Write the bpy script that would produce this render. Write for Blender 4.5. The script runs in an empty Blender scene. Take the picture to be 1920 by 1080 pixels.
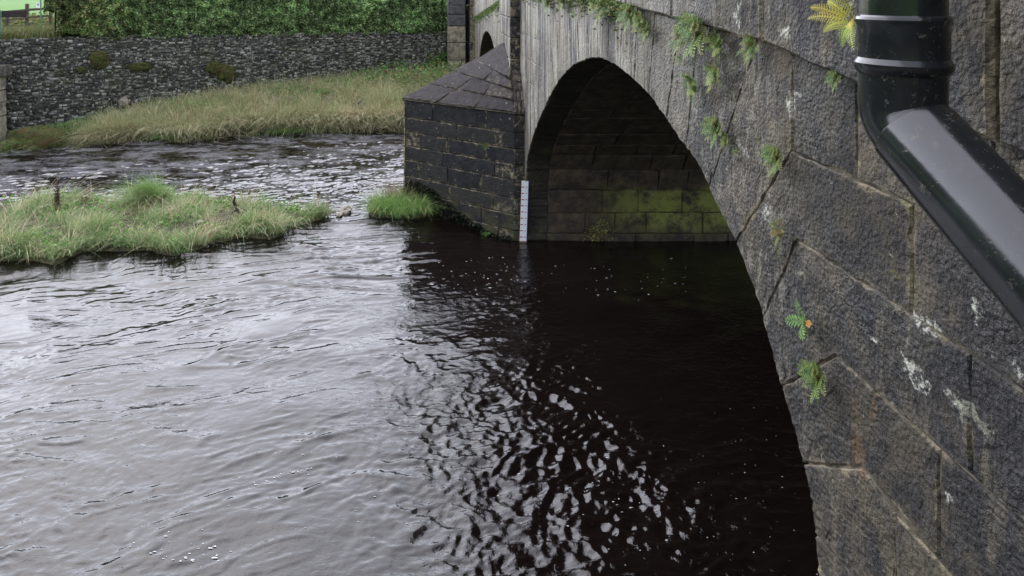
import bpy, bmesh, math, random
import numpy as np
from mathutils import Vector, Matrix, Euler
random.seed(7); rng = np.random.default_rng(11)
S = bpy.context.scene
COL = S.collection
R = math.radians

# ------------------------------------------------------------------ camera, sky, sun, exposure
CAM_Z = 4.0; F = 1300.0; U0 = 800.0; V0 = -17.0          # focal length and axis point, in pixels of a 1920 wide frame
cd = bpy.data.cameras.new('camera'); cam = bpy.data.objects.new('camera', cd); COL.objects.link(cam)
cam.location = (0, 0, CAM_Z); cam.rotation_euler = (R(90), 0, 0)
cd.sensor_width = 36; cd.lens = 36 * F / 1920; cd.shift_x = (960 - U0) / 1920; cd.shift_y = -(540 - V0) / 1920
cd.clip_start = 0.05; cd.clip_end = 1200
S.camera = cam
SUN_EL, SUN_AZ = 50, -30                                 # azimuth from +Y towards +X
w = bpy.data.worlds.new('World'); S.world = w; w.use_nodes = True
nt = w.node_tree; nt.nodes.clear()
sky = nt.nodes.new('ShaderNodeTexSky'); sky.sky_type = 'NISHITA'; sky.sun_disc = False
sky.sun_elevation = R(SUN_EL); sky.sun_rotation = R(SUN_AZ); sky.dust_density = 0.6; sky.air_density = 1.0; sky.ozone_density = 1.0
hs = nt.nodes.new('ShaderNodeHueSaturation'); hs.inputs['Saturation'].default_value = 0.36; hs.inputs['Value'].default_value = 1.0
bg = nt.nodes.new('ShaderNodeBackground'); bg.inputs['Strength'].default_value = 0.15
wo = nt.nodes.new('ShaderNodeOutputWorld')
nt.links.new(sky.outputs[0], hs.inputs['Color']); nt.links.new(hs.outputs[0], bg.inputs[0]); nt.links.new(bg.outputs[0], wo.inputs[0])
sd = bpy.data.lights.new('sun', 'SUN'); sd.energy = 1.15; sd.angle = R(122); sd.color = (0.95, 0.90, 1.0)
sun = bpy.data.objects.new('sun', sd); COL.objects.link(sun)
dv = Vector((math.sin(R(SUN_AZ)) * math.cos(R(SUN_EL)), math.cos(R(SUN_AZ)) * math.cos(R(SUN_EL)), math.sin(R(SUN_EL))))
sun.rotation_euler = dv.to_track_quat('Z', 'Y').to_euler()
S.view_settings.view_transform = 'Standard'; S.view_settings.look = 'None'
S.view_settings.exposure = 2.1; S.view_settings.gamma = 1; S.view_settings.use_curve_mapping = False

# ------------------------------------------------------------------ helpers
def P(x, y, Y):                    # photograph pixel at depth Y -> world
    return Vector(((x - U0) * Y / F, Y, CAM_Z - (y - V0) * Y / F))
def PF(x, y, X=1.57):              # pixel on the bridge face -> (Y, z)
    s = (x - U0) / X
    return (F / s, CAM_Z - (y - V0) / s)
def PG(x, y, z=0.05):              # pixel on the level z -> (X, Y)
    s = (y - V0) / (CAM_Z - z)
    return ((x - U0) / s, F / s)

def fade(t): return t * t * t * (t * (t * 6 - 15) + 10)
def perlin(x, y, seed=0):
    r = np.random.default_rng(seed); perm = r.permutation(256); ang = r.random(256) * 2 * np.pi
    x = np.asarray(x, float); y = np.asarray(y, float)
    xi = np.floor(x).astype(int); yi = np.floor(y).astype(int); xf = x - xi; yf = y - yi
    u, v = fade(xf), fade(yf)
    def g(ix, iy, dx, dy):
        a = ang[perm[(perm[ix & 255] + iy) & 255]]
        return np.cos(a) * dx + np.sin(a) * dy
    n00 = g(xi, yi, xf, yf); n10 = g(xi + 1, yi, xf - 1, yf)
    n01 = g(xi, yi + 1, xf, yf - 1); n11 = g(xi + 1, yi + 1, xf - 1, yf - 1)
    return (n00 * (1 - u) + n10 * u) * (1 - v) + (n01 * (1 - u) + n11 * u) * v
def fbm(x, y, o=4, seed=0):
    t = 0; a = 1; f = 1
    for i in range(o): t = t + a * perlin(x * f, y * f, seed + i); a *= .5; f *= 2.03
    return t
def sst(a, b, x):
    t = np.clip((np.asarray(x, float) - a) / (b - a), 0, 1); return t * t * (3 - 2 * t)

def link(name, me, mat=None, parent=None):
    o = bpy.data.objects.new(name, me); COL.objects.link(o)
    if mat and not me.materials: me.materials.append(mat)
    if parent: o.parent = parent
    return o
def mesh(name, v, f, mat=None, parent=None, smooth=False):
    me = bpy.data.meshes.new(name); me.from_pydata([tuple(p) for p in v], [], [tuple(p) for p in f]); me.update()
    if smooth: me.polygons.foreach_set('use_smooth', [True] * len(me.polygons))
    return link(name, me, mat, parent)
def npmesh(name, v, faces, mat=None, parent=None, cols=None, smooth=False):
    """v (n,3); faces (m,k) one face size; cols (n,3)"""
    me = bpy.data.meshes.new(name); n = len(v); m, k = faces.shape
    me.vertices.add(n); me.vertices.foreach_set('co', np.asarray(v, np.float32).ravel())
    me.loops.add(m * k); me.loops.foreach_set('vertex_index', faces.astype(np.int32).ravel())
    me.polygons.add(m); me.polygons.foreach_set('loop_start', np.arange(0, m * k, k, dtype=np.int32))
    me.polygons.foreach_set('loop_total', np.full(m, k, np.int32))
    if smooth: me.polygons.foreach_set('use_smooth', np.ones(m, bool))
    me.update(calc_edges=True); me.validate()
    if cols is not None:
        at = me.color_attributes.new('tint', 'FLOAT_COLOR', 'POINT')
        c = np.ones((n, 4), np.float32); c[:, :3] = cols; at.data.foreach_set('color', c.ravel())
    return link(name, me, mat, parent)
def tag(o, label=None, cat=None, group=None, kind=None):
    if label: o['label'] = label
    if cat: o['category'] = cat
    if group: o['group'] = group
    if kind: o['kind'] = kind
    return o
def empty(name, loc, label=None, cat=None, group=None):
    o = bpy.data.objects.new(name, None); COL.objects.link(o); o.location = loc
    return tag(o, label, cat, group)
def box(name, c, s, mat, parent=None, bev=0.0, rot=None):
    bm = bmesh.new(); bmesh.ops.create_cube(bm, size=1)
    for v in bm.verts: v.co = Vector((v.co.x * s[0], v.co.y * s[1], v.co.z * s[2]))
    if bev: bmesh.ops.bevel(bm, geom=bm.edges[:], offset=bev, segments=2, affect='EDGES')
    if rot: bmesh.ops.rotate(bm, verts=bm.verts, matrix=Euler(rot).to_matrix())
    for v in bm.verts: v.co += Vector(c)
    me = bpy.data.meshes.new(name); bm.to_mesh(me); bm.free()
    return link(name, me, mat, parent)

# ------------------------------------------------------------------ materials
class NT:
    def __init__(s, name):
        s.m = bpy.data.materials.new(name); s.m.use_nodes = True; s.t = s.m.node_tree; s.t.nodes.clear()
        s.out = s.n('ShaderNodeOutputMaterial'); s.b = s.n('ShaderNodeBsdfPrincipled'); s.l(s.b.outputs[0], s.out.inputs[0])
        g = s.n('ShaderNodeNewGeometry'); s.pos = g.outputs['Position']; s.nrm = g.outputs['Normal']
        s.sep = s.n('ShaderNodeSeparateXYZ'); s.l(s.pos, s.sep.inputs[0])
        s.X, s.Y, s.Z = s.sep.outputs
    def n(s, t): return s.t.nodes.new(t)
    def l(s, a, b): s.t.links.new(a, b)
    def put(s, inp, v):
        if hasattr(v, 'is_output') or isinstance(v, bpy.types.NodeSocket): s.l(v, inp)
        elif isinstance(v, tuple) and len(v) == 3 and inp.type == 'RGBA': inp.default_value = (*v, 1)
        else: inp.default_value = v
    def math(s, op, a, b=0.0, c=None):
        k = s.n('ShaderNodeMath'); k.operation = op; s.put(k.inputs[0], a); s.put(k.inputs[1], b)
        if c is not None: s.put(k.inputs[2], c)
        return k.outputs[0]
    def map(s, scale=(1, 1, 1), loc=(0, 0, 0), v=None):
        k = s.n('ShaderNodeMapping'); s.l(v or s.pos, k.inputs[0]); k.inputs['Scale'].default_value = scale; k.inputs['Location'].default_value = loc
        return k.outputs[0]
    def noise(s, sc, det=4, rough=.55, v=None, dist=0.0):
        k = s.n('ShaderNodeTexNoise'); s.l(v or s.pos, k.inputs['Vector']); k.inputs['Scale'].default_value = sc
        k.inputs['Detail'].default_value = det; k.inputs['Roughness'].default_value = rough; k.inputs['Distortion'].default_value = dist
        return k.outputs[0]
    def vor(s, sc, v=None, feat='F1'):
        k = s.n('ShaderNodeTexVoronoi'); k.feature = feat; s.l(v or s.pos, k.inputs['Vector']); k.inputs['Scale'].default_value = sc
        return k.outputs['Distance']
    def ss(s, v, a, b, lo=0.0, hi=1.0):
        k = s.n('ShaderNodeMapRange'); k.interpolation_type = 'SMOOTHSTEP'; s.put(k.inputs[0], v)
        k.inputs[1].default_value = a; k.inputs[2].default_value = b; k.inputs[3].default_value = lo; k.inputs[4].default_value = hi
        return k.outputs[0]
    def mix(s, f, a, b, mode='MIX'):
        k = s.n('ShaderNodeMix'); k.data_type = 'RGBA'; k.blend_type = mode
        s.put(k.inputs[0], f); s.put(k.inputs[6], a); s.put(k.inputs[7], b); return k.outputs[2]
    def rand(s): return s.n('ShaderNodeObjectInfo').outputs['Random']
    def bump(s, h, st=.5, dist=.01, prev=None):
        k = s.n('ShaderNodeBump'); k.inputs['Strength'].default_value = st; k.inputs['Distance'].default_value = dist; s.l(h, k.inputs['Height'])
        if prev is not None: s.l(prev, k.inputs['Normal'])
        return k.outputs[0]
    def done(s, col, rough=.9, spec=.3, nrm=None):
        s.put(s.b.inputs['Base Color'], col); s.put(s.b.inputs['Roughness'], rough); s.b.inputs['Specular IOR Level'].default_value = spec
        if nrm is not None: s.l(nrm, s.b.inputs['Normal'])
        return s.m

def spots(t, lst, sy, sz, soft=.35):
    """patches of lichen at given places on the wall (Y, z, radius along Y, radius along z)"""
    out = None; nz = t.math('SUBTRACT', t.noise(24, 5, .75), .5); n2 = t.math('SUBTRACT', t.noise(7, 3, .6), .5)
    for (y, z, ry, rz) in lst:
        dy = t.math('MULTIPLY', t.math('SUBTRACT', t.Y, y), 1 / ry); dz = t.math('MULTIPLY', t.math('SUBTRACT', t.Z, z), 1 / rz)
        d = t.math('SQRT', t.math('ADD', t.math('MULTIPLY', dy, dy), t.math('MULTIPLY', dz, dz)))
        d = t.math('ADD', t.math('ADD', d, t.math('MULTIPLY', nz, 5.5)), t.math('MULTIPLY', n2, 3.0))
        m = t.ss(d, .95, .35); out = m if out is None else t.math('MAXIMUM', out, m)
    return out
def pxs(lst):
    o = []
    for (x, y, rx, ry) in lst:
        Yv, zv = PF(x, y); s_ = (x - U0) / 1.57; o.append((Yv, zv, rx / ((x - U0) / Yv), ry / s_))
    return o
def face_stone(name, streaky=True):
    t = NT(name)
    sq = t.map((1, .92, 1)); gv = t.vor(58, v=t.map((1, .92, 1), (.3, .1, .2))); grit = t.math('ADD', t.math('MULTIPLY', t.noise(50, 3, .75, v=sq), .75), t.math('MULTIPLY', t.math('SUBTRACT', .62, gv), .38)); med = t.noise(9, 5, .65); big = t.noise(1.6, 4, .6, v=t.map(loc=(0, 3, 1)))
    base = t.mix(t.ss(med, .33, .68), (.0055, .0055, .0070), (.0160, .0148, .0150))
    base = t.mix(t.math('MULTIPLY', t.ss(grit, .44, .58), .75), base, (.043, .040, .038))
    base = t.mix(t.ss(grit, .40, .30), base, (.003, .003, .004))
    base = t.mix(t.math('MULTIPLY', t.rand(), .30), base, (.045, .038, .031))
    st = t.math('MULTIPLY', t.ss(big, .43, .60), t.ss(t.noise(6, 5, .7), .36, .56))
    base = t.mix(t.math('MULTIPLY', st, .65), base, (.082, .067, .040))
    run = t.ss(t.noise(1, 5, .72, v=t.map((3, 5, 1.0), (1, 7, 2)), dist=.5), .55, .70)
    base = t.mix(t.math('MULTIPLY', run, .50), base, (.16, .135, .088))
    rr = t.math('ADD', .48, t.math('MULTIPLY', t.math('FRACT', t.math('MULTIPLY', t.rand(), 7.31)), .75)); cb = t.n('ShaderNodeCombineXYZ'); [t.l(rr, q) for q in cb.inputs]; base = t.mix(1.0, base, cb.outputs[0], 'MULTIPLY')
    # mortar smeared over the edges of every stone
    at = t.n('ShaderNodeAttribute'); at.attribute_name = 'edge'
    e = t.math('ADD', at.outputs['Fac'], t.math('MULTIPLY', t.math('SUBTRACT', t.noise(11, 5, .75), .5), 1.9))
    e = t.math('MULTIPLY', t.ss(e, .72, 1.15), t.ss(t.noise(2.3, 4, .6, v=t.map(loc=(4, 4, 9))), .36, .58))
    base = t.mix(t.math('MULTIPLY', e, .80), base, (.20, .165, .105))
    rust = spots(t, pxs([(1612, 835, 14, 60), (1640, 760, 8, 26)]), 1, 1)
    base = t.mix(t.math('MULTIPLY', rust, .3), base, (.22, .12, .05))
    if streaky:
        nx = t.n('ShaderNodeSeparateXYZ'); t.l(t.nrm, nx.inputs[0])
        crown = t.math('MULTIPLY', t.ss(t.Y, 3.5, 6.0), t.ss(nx.outputs[0], -.4, -.8))
        sv = t.noise(1, 3, .6, v=t.map((1, 6.0, .45), (0, 3, 0))); sv2 = t.noise(1, 3, .7, v=t.map((1, 21, 1.0), (0, 5, 5)))
        k = t.ss(t.math('ADD', t.math('MULTIPLY', sv, .5), t.math('MULTIPLY', sv2, .5)), .44, .54)
        sc = t.mix(k, (.030, .029, .033), (.27, .25, .195))
        sc = t.mix(t.math('MULTIPLY', t.ss(t.noise(11, 4, .7), .45, .66), .7), sc, (.12, .11, .09))
        sc = t.mix(t.math('MULTIPLY', t.ss(t.noise(2.1, 4, .6), .45, .62), .5), sc, (.105, .085, .06))
        base = t.mix(t.math('MULTIPLY', crown, .92), base, sc)
        lo = t.math('MULTIPLY', t.ss(t.noise(8, 6, .8, v=t.map((1, 1.6, .8))), .50, .62), t.math('MULTIPLY', t.ss(t.Y, 2.45, 3.3), t.ss(t.Y, 6, 4)))
        base = t.mix(t.math('MULTIPLY', lo, .6), base, (.17, .155, .12))
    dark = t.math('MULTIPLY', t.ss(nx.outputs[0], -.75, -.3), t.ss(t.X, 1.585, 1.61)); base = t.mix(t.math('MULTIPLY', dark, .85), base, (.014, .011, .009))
    lst = [(1735, 610, 26, 18), (1712, 690, 20, 16), (1738, 722, 24, 14), (1782, 745, 16, 18), (1640, 635, 10, 7), (1782, 940, 14, 18), (1832, 585, 10, 20),
           (1486, 205, 7, 44), (1441, 398, 9, 20), (1402, 30, 9, 18), (1392, 275, 14, 14), (1490, 175, 10, 8), (1905, 690, 12, 20), (1540, 860, 5, 12), (1360, 92, 12, 7), (1497, 62, 9, 12), (1680, 570, 6, 6)]
    lic = t.math('MULTIPLY', spots(t, pxs(lst), 1, 1), t.ss(t.noise(42, 5, .8), .44, .56)); base = t.mix(t.math('MULTIPLY', lic, .75), base, (.40, .40, .34))
    gs = spots(t, pxs([(1570, 943, 12, 16), (1500, 510, 12, 10), (1820, 770, 30, 20)]), 1, 1); base = t.mix(t.math('MULTIPLY', gs, .6), base, (.19, .19, .14))
    fl = t.math('MULTIPLY', t.ss(t.noise(34, 4, .7, v=t.map((1, 1.2, .8), (2, 2, 2))), .66, .71), t.ss(t.noise(3, 2, .5), .45, .6))
    base = t.mix(t.math('MULTIPLY', fl, .6), base, (.33, .33, .28))
    mo = t.math('MULTIPLY', t.ss(t.noise(2.6, 5, .7, v=t.map(loc=(8, 1, 3))), .56, .66), t.ss(e, .0, .6)); base = t.mix(t.math('MULTIPLY', mo, .7), base, (.075, .085, .025))
    wet = t.ss(t.noise(1.7, 3, .5), .4, .7, .62, .9)
    b1 = t.bump(t.noise(5, 4, .6, v=sq), .6, .05); b2 = t.bump(t.noise(24, 4, .7, v=sq), .7, .020, b1); b3 = t.bump(grit, .9, .014, b2)
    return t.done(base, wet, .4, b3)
M_face = face_stone('gritstone')

def dark_block(name, a, b, tan, tf=.6):
    t = NT(name)
    base = t.mix(t.ss(t.noise(7, 5, .65), .35, .7), a, b)
    base = t.mix(t.math('MULTIPLY', t.rand(), .4), base, tan)
    g = t.ss(t.noise(40, 4, .7), .52, .66)
    base = t.mix(t.math('MULTIPLY', g, .35), base, tan)
    pt = t.ss(t.noise(9, 5, .75, v=t.map((1, 1, 1.6), (3, 3, 3))), .63, .69)
    base = t.mix(t.math('MULTIPLY', pt, tf), base, (.25, .215, .14))
    fl = t.ss(t.noise(20, 2, .4), .72, .75)
    base = t.mix(t.math('MULTIPLY', fl, .5), base, (.45, .45, .42))
    at = t.n('ShaderNodeAttribute'); at.attribute_name = 'edge'
    e = t.math('ADD', at.outputs['Fac'], t.math('MULTIPLY', t.math('SUBTRACT', t.noise(13, 5, .75), .5), 2.0))
    e = t.math('MULTIPLY', t.ss(e, .75, 1.1), t.ss(t.noise(2.6, 4, .6, v=t.map(loc=(4, 4, 9))), .38, .52))
    base = t.mix(t.math('MULTIPLY', e, tf), base, (.24, .20, .125))
    lowz = t.ss(t.Z, .75, .15)
    base = t.mix(t.math('MULTIPLY', lowz, t.ss(t.noise(5, 4, .6), .35, .6)), base, (.045, .043, .022))
    b = t.bump(t.noise(30, 5, .7), .7, .018, t.bump(t.noise(6, 3, .6), .4, .05))
    return t.done(base, .85, .3, b)
M_cut = dark_block('sooty_block', (.008, .008, .010), (.024, .023, .025), (.042, .038, .032), .85)
M_cap = dark_block('cap_block', (.013, .0115, .013), (.030, .027, .029), (.045, .037, .032), .35)

def simple(name, c1, c2, sc=12, rough=.9, bs=.6, bd=.02, spec=.3, c3=None):
    t = NT(name); base = t.mix(t.ss(t.noise(sc, 5, .65), .35, .68), c1, c2)
    if c3: base = t.mix(t.ss(t.noise(sc * .3, 4, .6, v=t.map(loc=(5, 5, 5))), .5, .62), base, c3)
    return t.done(base, rough, spec, t.bump(t.noise(sc * 3, 5, .7), bs, bd))
M_mortar = simple('lime_mortar', (.030, .026, .020), (.16, .135, .09), 9, c3=(.016, .015, .013))
M_mortar_dark = simple('dark_joint', (.02, .019, .016), (.10, .085, .055), 10)

t = NT('soffit_stone')
base = t.mix(t.ss(t.noise(6, 5, .65), .35, .7), (.028, .022, .016), (.11, .082, .053))
base = t.mix(t.math('MULTIPLY', t.rand(), .5), base, (.035, .024, .015))
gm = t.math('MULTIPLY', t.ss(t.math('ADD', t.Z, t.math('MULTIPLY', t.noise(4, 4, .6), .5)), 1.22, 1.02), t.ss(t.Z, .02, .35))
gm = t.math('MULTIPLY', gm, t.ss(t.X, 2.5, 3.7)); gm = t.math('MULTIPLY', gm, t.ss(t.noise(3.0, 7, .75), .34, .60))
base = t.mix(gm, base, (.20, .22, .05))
base = t.mix(t.math('MULTIPLY', t.ss(t.noise(8, 5, .8, v=t.map((1, 1, 1.5), (1, 5, 2))), .62, .68), .45), base, (.26, .22, .15))
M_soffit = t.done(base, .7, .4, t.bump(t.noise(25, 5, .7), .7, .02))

M_beige = simple('pale_sandstone', (.19, .165, .115), (.31, .28, .20), 9, c3=(.12, .105, .08))
M_grey = simple('grey_block', (.05, .05, .052), (.12, .115, .11), 9)
M_coping = simple('coping_stone', (.05, .045, .04), (.12, .11, .09), 9)

t = NT('rubble_stone')
at = t.n('ShaderNodeAttribute'); at.attribute_name = 'tint'
base = t.mix(t.math('MULTIPLY', t.ss(t.noise(30, 4, .7), .35, .7), .5), at.outputs[0], (.05, .048, .04))
base = t.mix(t.math('MULTIPLY', t.ss(t.noise(1.3, 5, .65, v=t.map(loc=(3, 1, 0))), .53, .66), .45), base, (.055, .060, .022))
M_rubble = t.done(base, .9, .25, t.bump(t.noise(35, 5, .7), .7, .03))
M_rubcore = simple('rubble_joint', (.03, .028, .022), (.09, .08, .055), 14)

def leafmat(name, trans=.25, rough=.6):
    t = NT(name); at = t.n('ShaderNodeAttribute'); at.attribute_name = 'tint'
    m = t.done(at.outputs[0], rough, .35)
    tr = t.n('ShaderNodeBsdfTranslucent'); t.l(at.outputs[0], tr.inputs[0])
    mx = t.n('ShaderNodeMixShader'); mx.inputs[0].default_value = trans
    t.l(t.b.outputs[0], mx.inputs[1]); t.l(tr.outputs[0], mx.inputs[2]); t.l(mx.outputs[0], t.out.inputs[0]); return m
M_leaf = leafmat('leaf', .35); M_grass = leafmat('grass_blade', .3, .7)
M_moss = simple('moss', (.025, .035, .008), (.085, .085, .018), 18, bs=.9, bd=.04, c3=(.075, .05, .018))
M_soil = simple('wet_soil', (.018, .013, .009), (.05, .036, .022), 14, bs=.9, bd=.05)
M_bank = simple('bank_soil', (.03, .03, .014), (.075, .07, .03), 7, bs=.8, bd=.05)
M_wood = simple('weathered_wood', (.06, .045, .032), (.14, .11, .08), 22)
M_darkwood = simple('dark_wood', (.022, .017, .018), (.045, .035, .033), 22)
M_twig = simple('dead_twig', (.025, .018, .014), (.06, .045, .03), 30)
M_palerock = simple('pale_rock', (.24, .21, .17), (.42, .38, .32), 14)
M_greenpaint = simple('green_paint', (.10, .17, .11), (.14, .22, .15), 30, .6)
M_white = simple('white_paint', (.72, .73, .76), (.82, .82, .84), 30, .35, .1, .002, .5)
M_gblue = simple('gauge_blue_edge', (.03, .035, .13), (.05, .055, .2), 30, .4, .1, .002)
M_red = simple('red_paint', (.42, .03, .035), (.52, .05, .05), 30, .4, .1, .002)
M_black = simple('black_mark', (.01, .01, .012), (.02, .02, .02), 30, .5, .1, .002)
M_rust = simple('silted_board', (.20, .12, .07), (.36, .26, .17), 40, .6)

t = NT('black_plastic')
ms = t.noise(38, 5, .8, v=t.map((1, 1, 1))); dirt = t.math('MULTIPLY', t.ss(ms, .575, .66), t.ss(t.noise(5, 3, .6), .42, .60))
dust = t.ss(t.noise(7, 5, .7), .4, .8)
base = t.mix(t.math('MULTIPLY', dust, .5), (.006, .007, .008), (.018, .022, .022)); base = t.mix(t.math('MULTIPLY', dirt, .6), base, (.11, .10, .07))
scr = t.ss(t.noise(1, 4, .8, v=t.map((60, 14, 14))), .62, .72)
M_pipe = t.done(base, t.math('ADD', t.ss(t.noise(9, 4, .6), .3, .8, .15, .27), t.math('ADD', t.math('MULTIPLY', dirt, .4), t.math('MULTIPLY', scr, .12))), .55,
                t.bump(t.noise(3.5, 2, .5), .12, .02, t.bump(t.noise(60, 3, .6), .10, .002)))

t = NT('peaty_water')
a1 = t.noise(10, 3, .6, v=t.map((1, 1.5, 1)), dist=1.4); a2 = t.noise(44, 3, .6, v=t.map((1, 1.4, 1)), dist=.9)
calm = t.math('MULTIPLY', t.ss(t.noise(.55, 2, .5), .38, .62, .3, 1.0), t.math('ADD', .45, t.math('MULTIPLY', t.ss(t.X, -1.4, .2), .55)))
hh = t.math('MULTIPLY', t.math('ADD', a1, t.math('MULTIPLY', a2, .10)), calm)
pale_riffle = t.math('MULTIPLY', t.math('MULTIPLY', t.ss(t.Y, 11.5, 13.5), t.ss(t.X, 1.5, .4)), t.ss(t.noise(2.2, 5, .75, v=t.map((.5, 1, 1))), .42, .62))  # aerated riffle, lighter base also standing in for bright sky reflection
M_water = t.done(t.mix(pale_riffle, (.0045, .0030, .0026), (.11, .107, .112)), .03, .5, t.bump(hh, .5, .017))
t.b.inputs['IOR'].default_value = 1.38
M_foam = simple('foam', (.3, .3, .3), (.62, .62, .6), 50, .6, .3, .004)
t = NT('land')
M_field = t.done(t.mix(t.ss(t.Z, 1.6, 2.2), (.04, .033, .024), t.mix(t.math('MULTIPLY', t.ss(t.Y, 40, 25), t.ss(t.Z, 3, 5)), t.mix(t.noise(.5, 4, .6), (.055, .13, .018), (.075, .16, .028)), t.mix(t.noise(1.2, 5, .7), (.015, .03, .010), (.05, .07, .025)))), .95, .2, t.bump(t.noise(3, 4, .6), .4, .05))

# ------------------------------------------------------------------ ground and water
def ground():
    # river bed and far land as one sheet with a raised terrace behind the retaining wall
    xs = np.concatenate([[-600, -250, -120, -90, -75, -60, -52, -46, -40], np.linspace(-34, 14, 49), [30, 90, 250, 600]])
    ys = np.concatenate([[-200, -90, -70, -55, -44, -36, -28, -20, -12, -5], np.linspace(0, 32, 50), np.linspace(36, 70, 10), [90, 130, 200, 320, 500, 900]])
    X, Y = np.meshgrid(xs, ys)
    line = 18.35 + (X + 10.8) * .5
    Z = np.where(Y > line + .0, 2.3, -.7)
    Z = np.where(Y > line + 6, 2.3 + (Y - line - 6) * .022, Z); Z = np.minimum(Z, 9)
    Z += np.where(Y > 40, 1, .03) * .25 * perlin(X * .05, Y * .05, 3)
    ridge = np.maximum(sst(-27, -50, X) * sst(46, 30, Y), sst(-20, -45, Y)); Z = Z + ridge * (15 + 4 * perlin(X * .06, Y * .06, 8))  # unseen ridge left and behind, added to darken reflections and low sky light
    v = np.stack([X.ravel(), Y.ravel(), Z.ravel()], 1); ny, nx = X.shape
    i = np.arange(ny * nx).reshape(ny, nx)
    f = np.stack([i[:-1, :-1].ravel(), i[:-1, 1:].ravel(), i[1:, 1:].ravel(), i[1:, :-1].ravel()], 1)
    tag(npmesh('ground', v, f, M_field, smooth=False), 'bright green pasture rising beyond the fence and hedge', kind='structure')
WALL_A = Vector((-12.5, 17.05)); WALL_B = Vector((.72, 24.0))
ground()

def wbase(X, Y): return .16 * sst(8.6, 12.4, Y) * sst(1.4, 0, X)
def wave(X, Y):
    U = X * .95 + Y * .31; V = -X * .31 + Y * .95              # crests rise to the right
    wx = .55 * perlin(X * .7, Y * .7, 5); wy = .55 * perlin(X * .7 + 9, Y * .7, 6)
    w2 = .35 * perlin(X * 2.3, Y * 2.3, 7); w3 = .35 * perlin(X * 2.3 + 5, Y * 2.3, 8)
    far = sst(10.8, 13.0, Y) * sst(2.5, .5, X)
    h = .030 * perlin(U * .45 + wx, V * .8 + wy, 1) + .020 * perlin(U * 1.1 + wx, V * 1.7 + wy, 2)
    h += .0070 * perlin(U * 2.6 + 2 * wx, V * 3.8 + 2 * wy, 3)
    near = sst(9.3, 6.0, Y) * sst(-1.3, .1, X)                 # broken water off the bridge foot
    near = near * sst(-.25, .25, perlin(X * .8, Y * .8, 17) + .12) * (1 + .45 * sst(-.1, .7, X) + .9 * sst(.2, .9, X) * sst(7.2, 5.8, Y) * sst(-.1, .2, perlin(X * 1.3 + 4, Y * 1.1, 19)))
    left = sst(8.0, 5.2, Y) * sst(-1.2, -2.8, X) * .7
    patch = .55 * sst(.05, .35, perlin(X * .5, Y * .9, 18))
    under = sst(1.3, 2.1, X) * sst(5.6, 7.2, Y)
    act = np.clip(far * .75 + near + left + patch + .5 * sst(-.6, .2, X) * sst(10.8, 9.6, Y), 0, 2.5) * (1 - .92 * under)
    # swirly sharp wavelets: folded noise gives pointed crests and round troughs
    r1 = np.abs(perlin(U * 2.2 + 3 * wx + w2, V * 3.4 + 3 * wy + w3, 10)); r2 = np.abs(perlin(U * 4.6 + 4 * wx + 2 * w2, V * 6.4 + 4 * wy + 2 * w3, 11)); r3 = np.abs(perlin(U * 9 + 5 * w2, V * 12 + 5 * w3, 12))
    h += act * (-.022 * r1 - .019 * r2 - .0115 * r3)
    h += act * .004 * fbm(X * 14 + 3 * w2, Y * 17 + 3 * w3, 2, 14)
    h += (1 - .8 * under) * .0016 * fbm(U * 7 + 3 * wx, V * 13 + 3 * wy, 2, 30)
    h += far * (.018 * perlin(U * 1.7 + wx, V * 3.3 + wy, 33) - .028 * np.abs(perlin(U * 2.2, V * 6.0 + w2, 34)) - .021 * np.abs(perlin(U * 4.5, V * 10.0 + w2, 35)) - .014 * np.abs(perlin(U * 8, V * 15.0 + w2, 36)))
    glide = sst(8.6, 9.6, Y) * sst(13, 11.6, Y) * sst(-5, -2.6, X) * sst(.5, -.1, X)
    U2 = X * .99 + Y * .14; V2 = -X * .14 + Y * .99
    n = perlin(U2 * .55 + .5 * wx, V2 * 3.1 + wy * .8, 37); h += glide * .020 * np.exp(-(n / .09) ** 2) * sst(-.15, .1, perlin(U2 * .9, V2 * 3, 38))
    n = perlin(U2 * 1.2 + .5 * wx, V2 * 6.1 + wy * .8, 39); h += glide * .007 * np.exp(-(n / .10) ** 2)
    # sparse sharp creases with a steep far side
    for sd, fx, fy, am, th in ((21, .45, 2.0, .009, .02), (22, .9, 3.8, .0065, .0), (23, 1.8, 6.5, .0050, -.04), (24, 3.6, 10.5, .0032, -.10), (27, 6.0, 15, .0018, -.15)):
        n = perlin(U * fx + 1.2 * wx, V * fy + 1.6 * wy + .5 * w2, sd); mask = sst(th, th + .22, perlin(X * 1.0, Y * 1.5, sd + 9))
        t_ = n / (.030 * fy ** .5)
        h += am * mask * np.where(t_ > 0, np.exp(-(t_ * 1.15) ** 2), np.exp(-(t_ * .35) ** 2)) * (1 - .9 * under)
    # standing riffle: upstream side stands a little higher
    h += wbase(X, Y)
    return h
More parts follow.
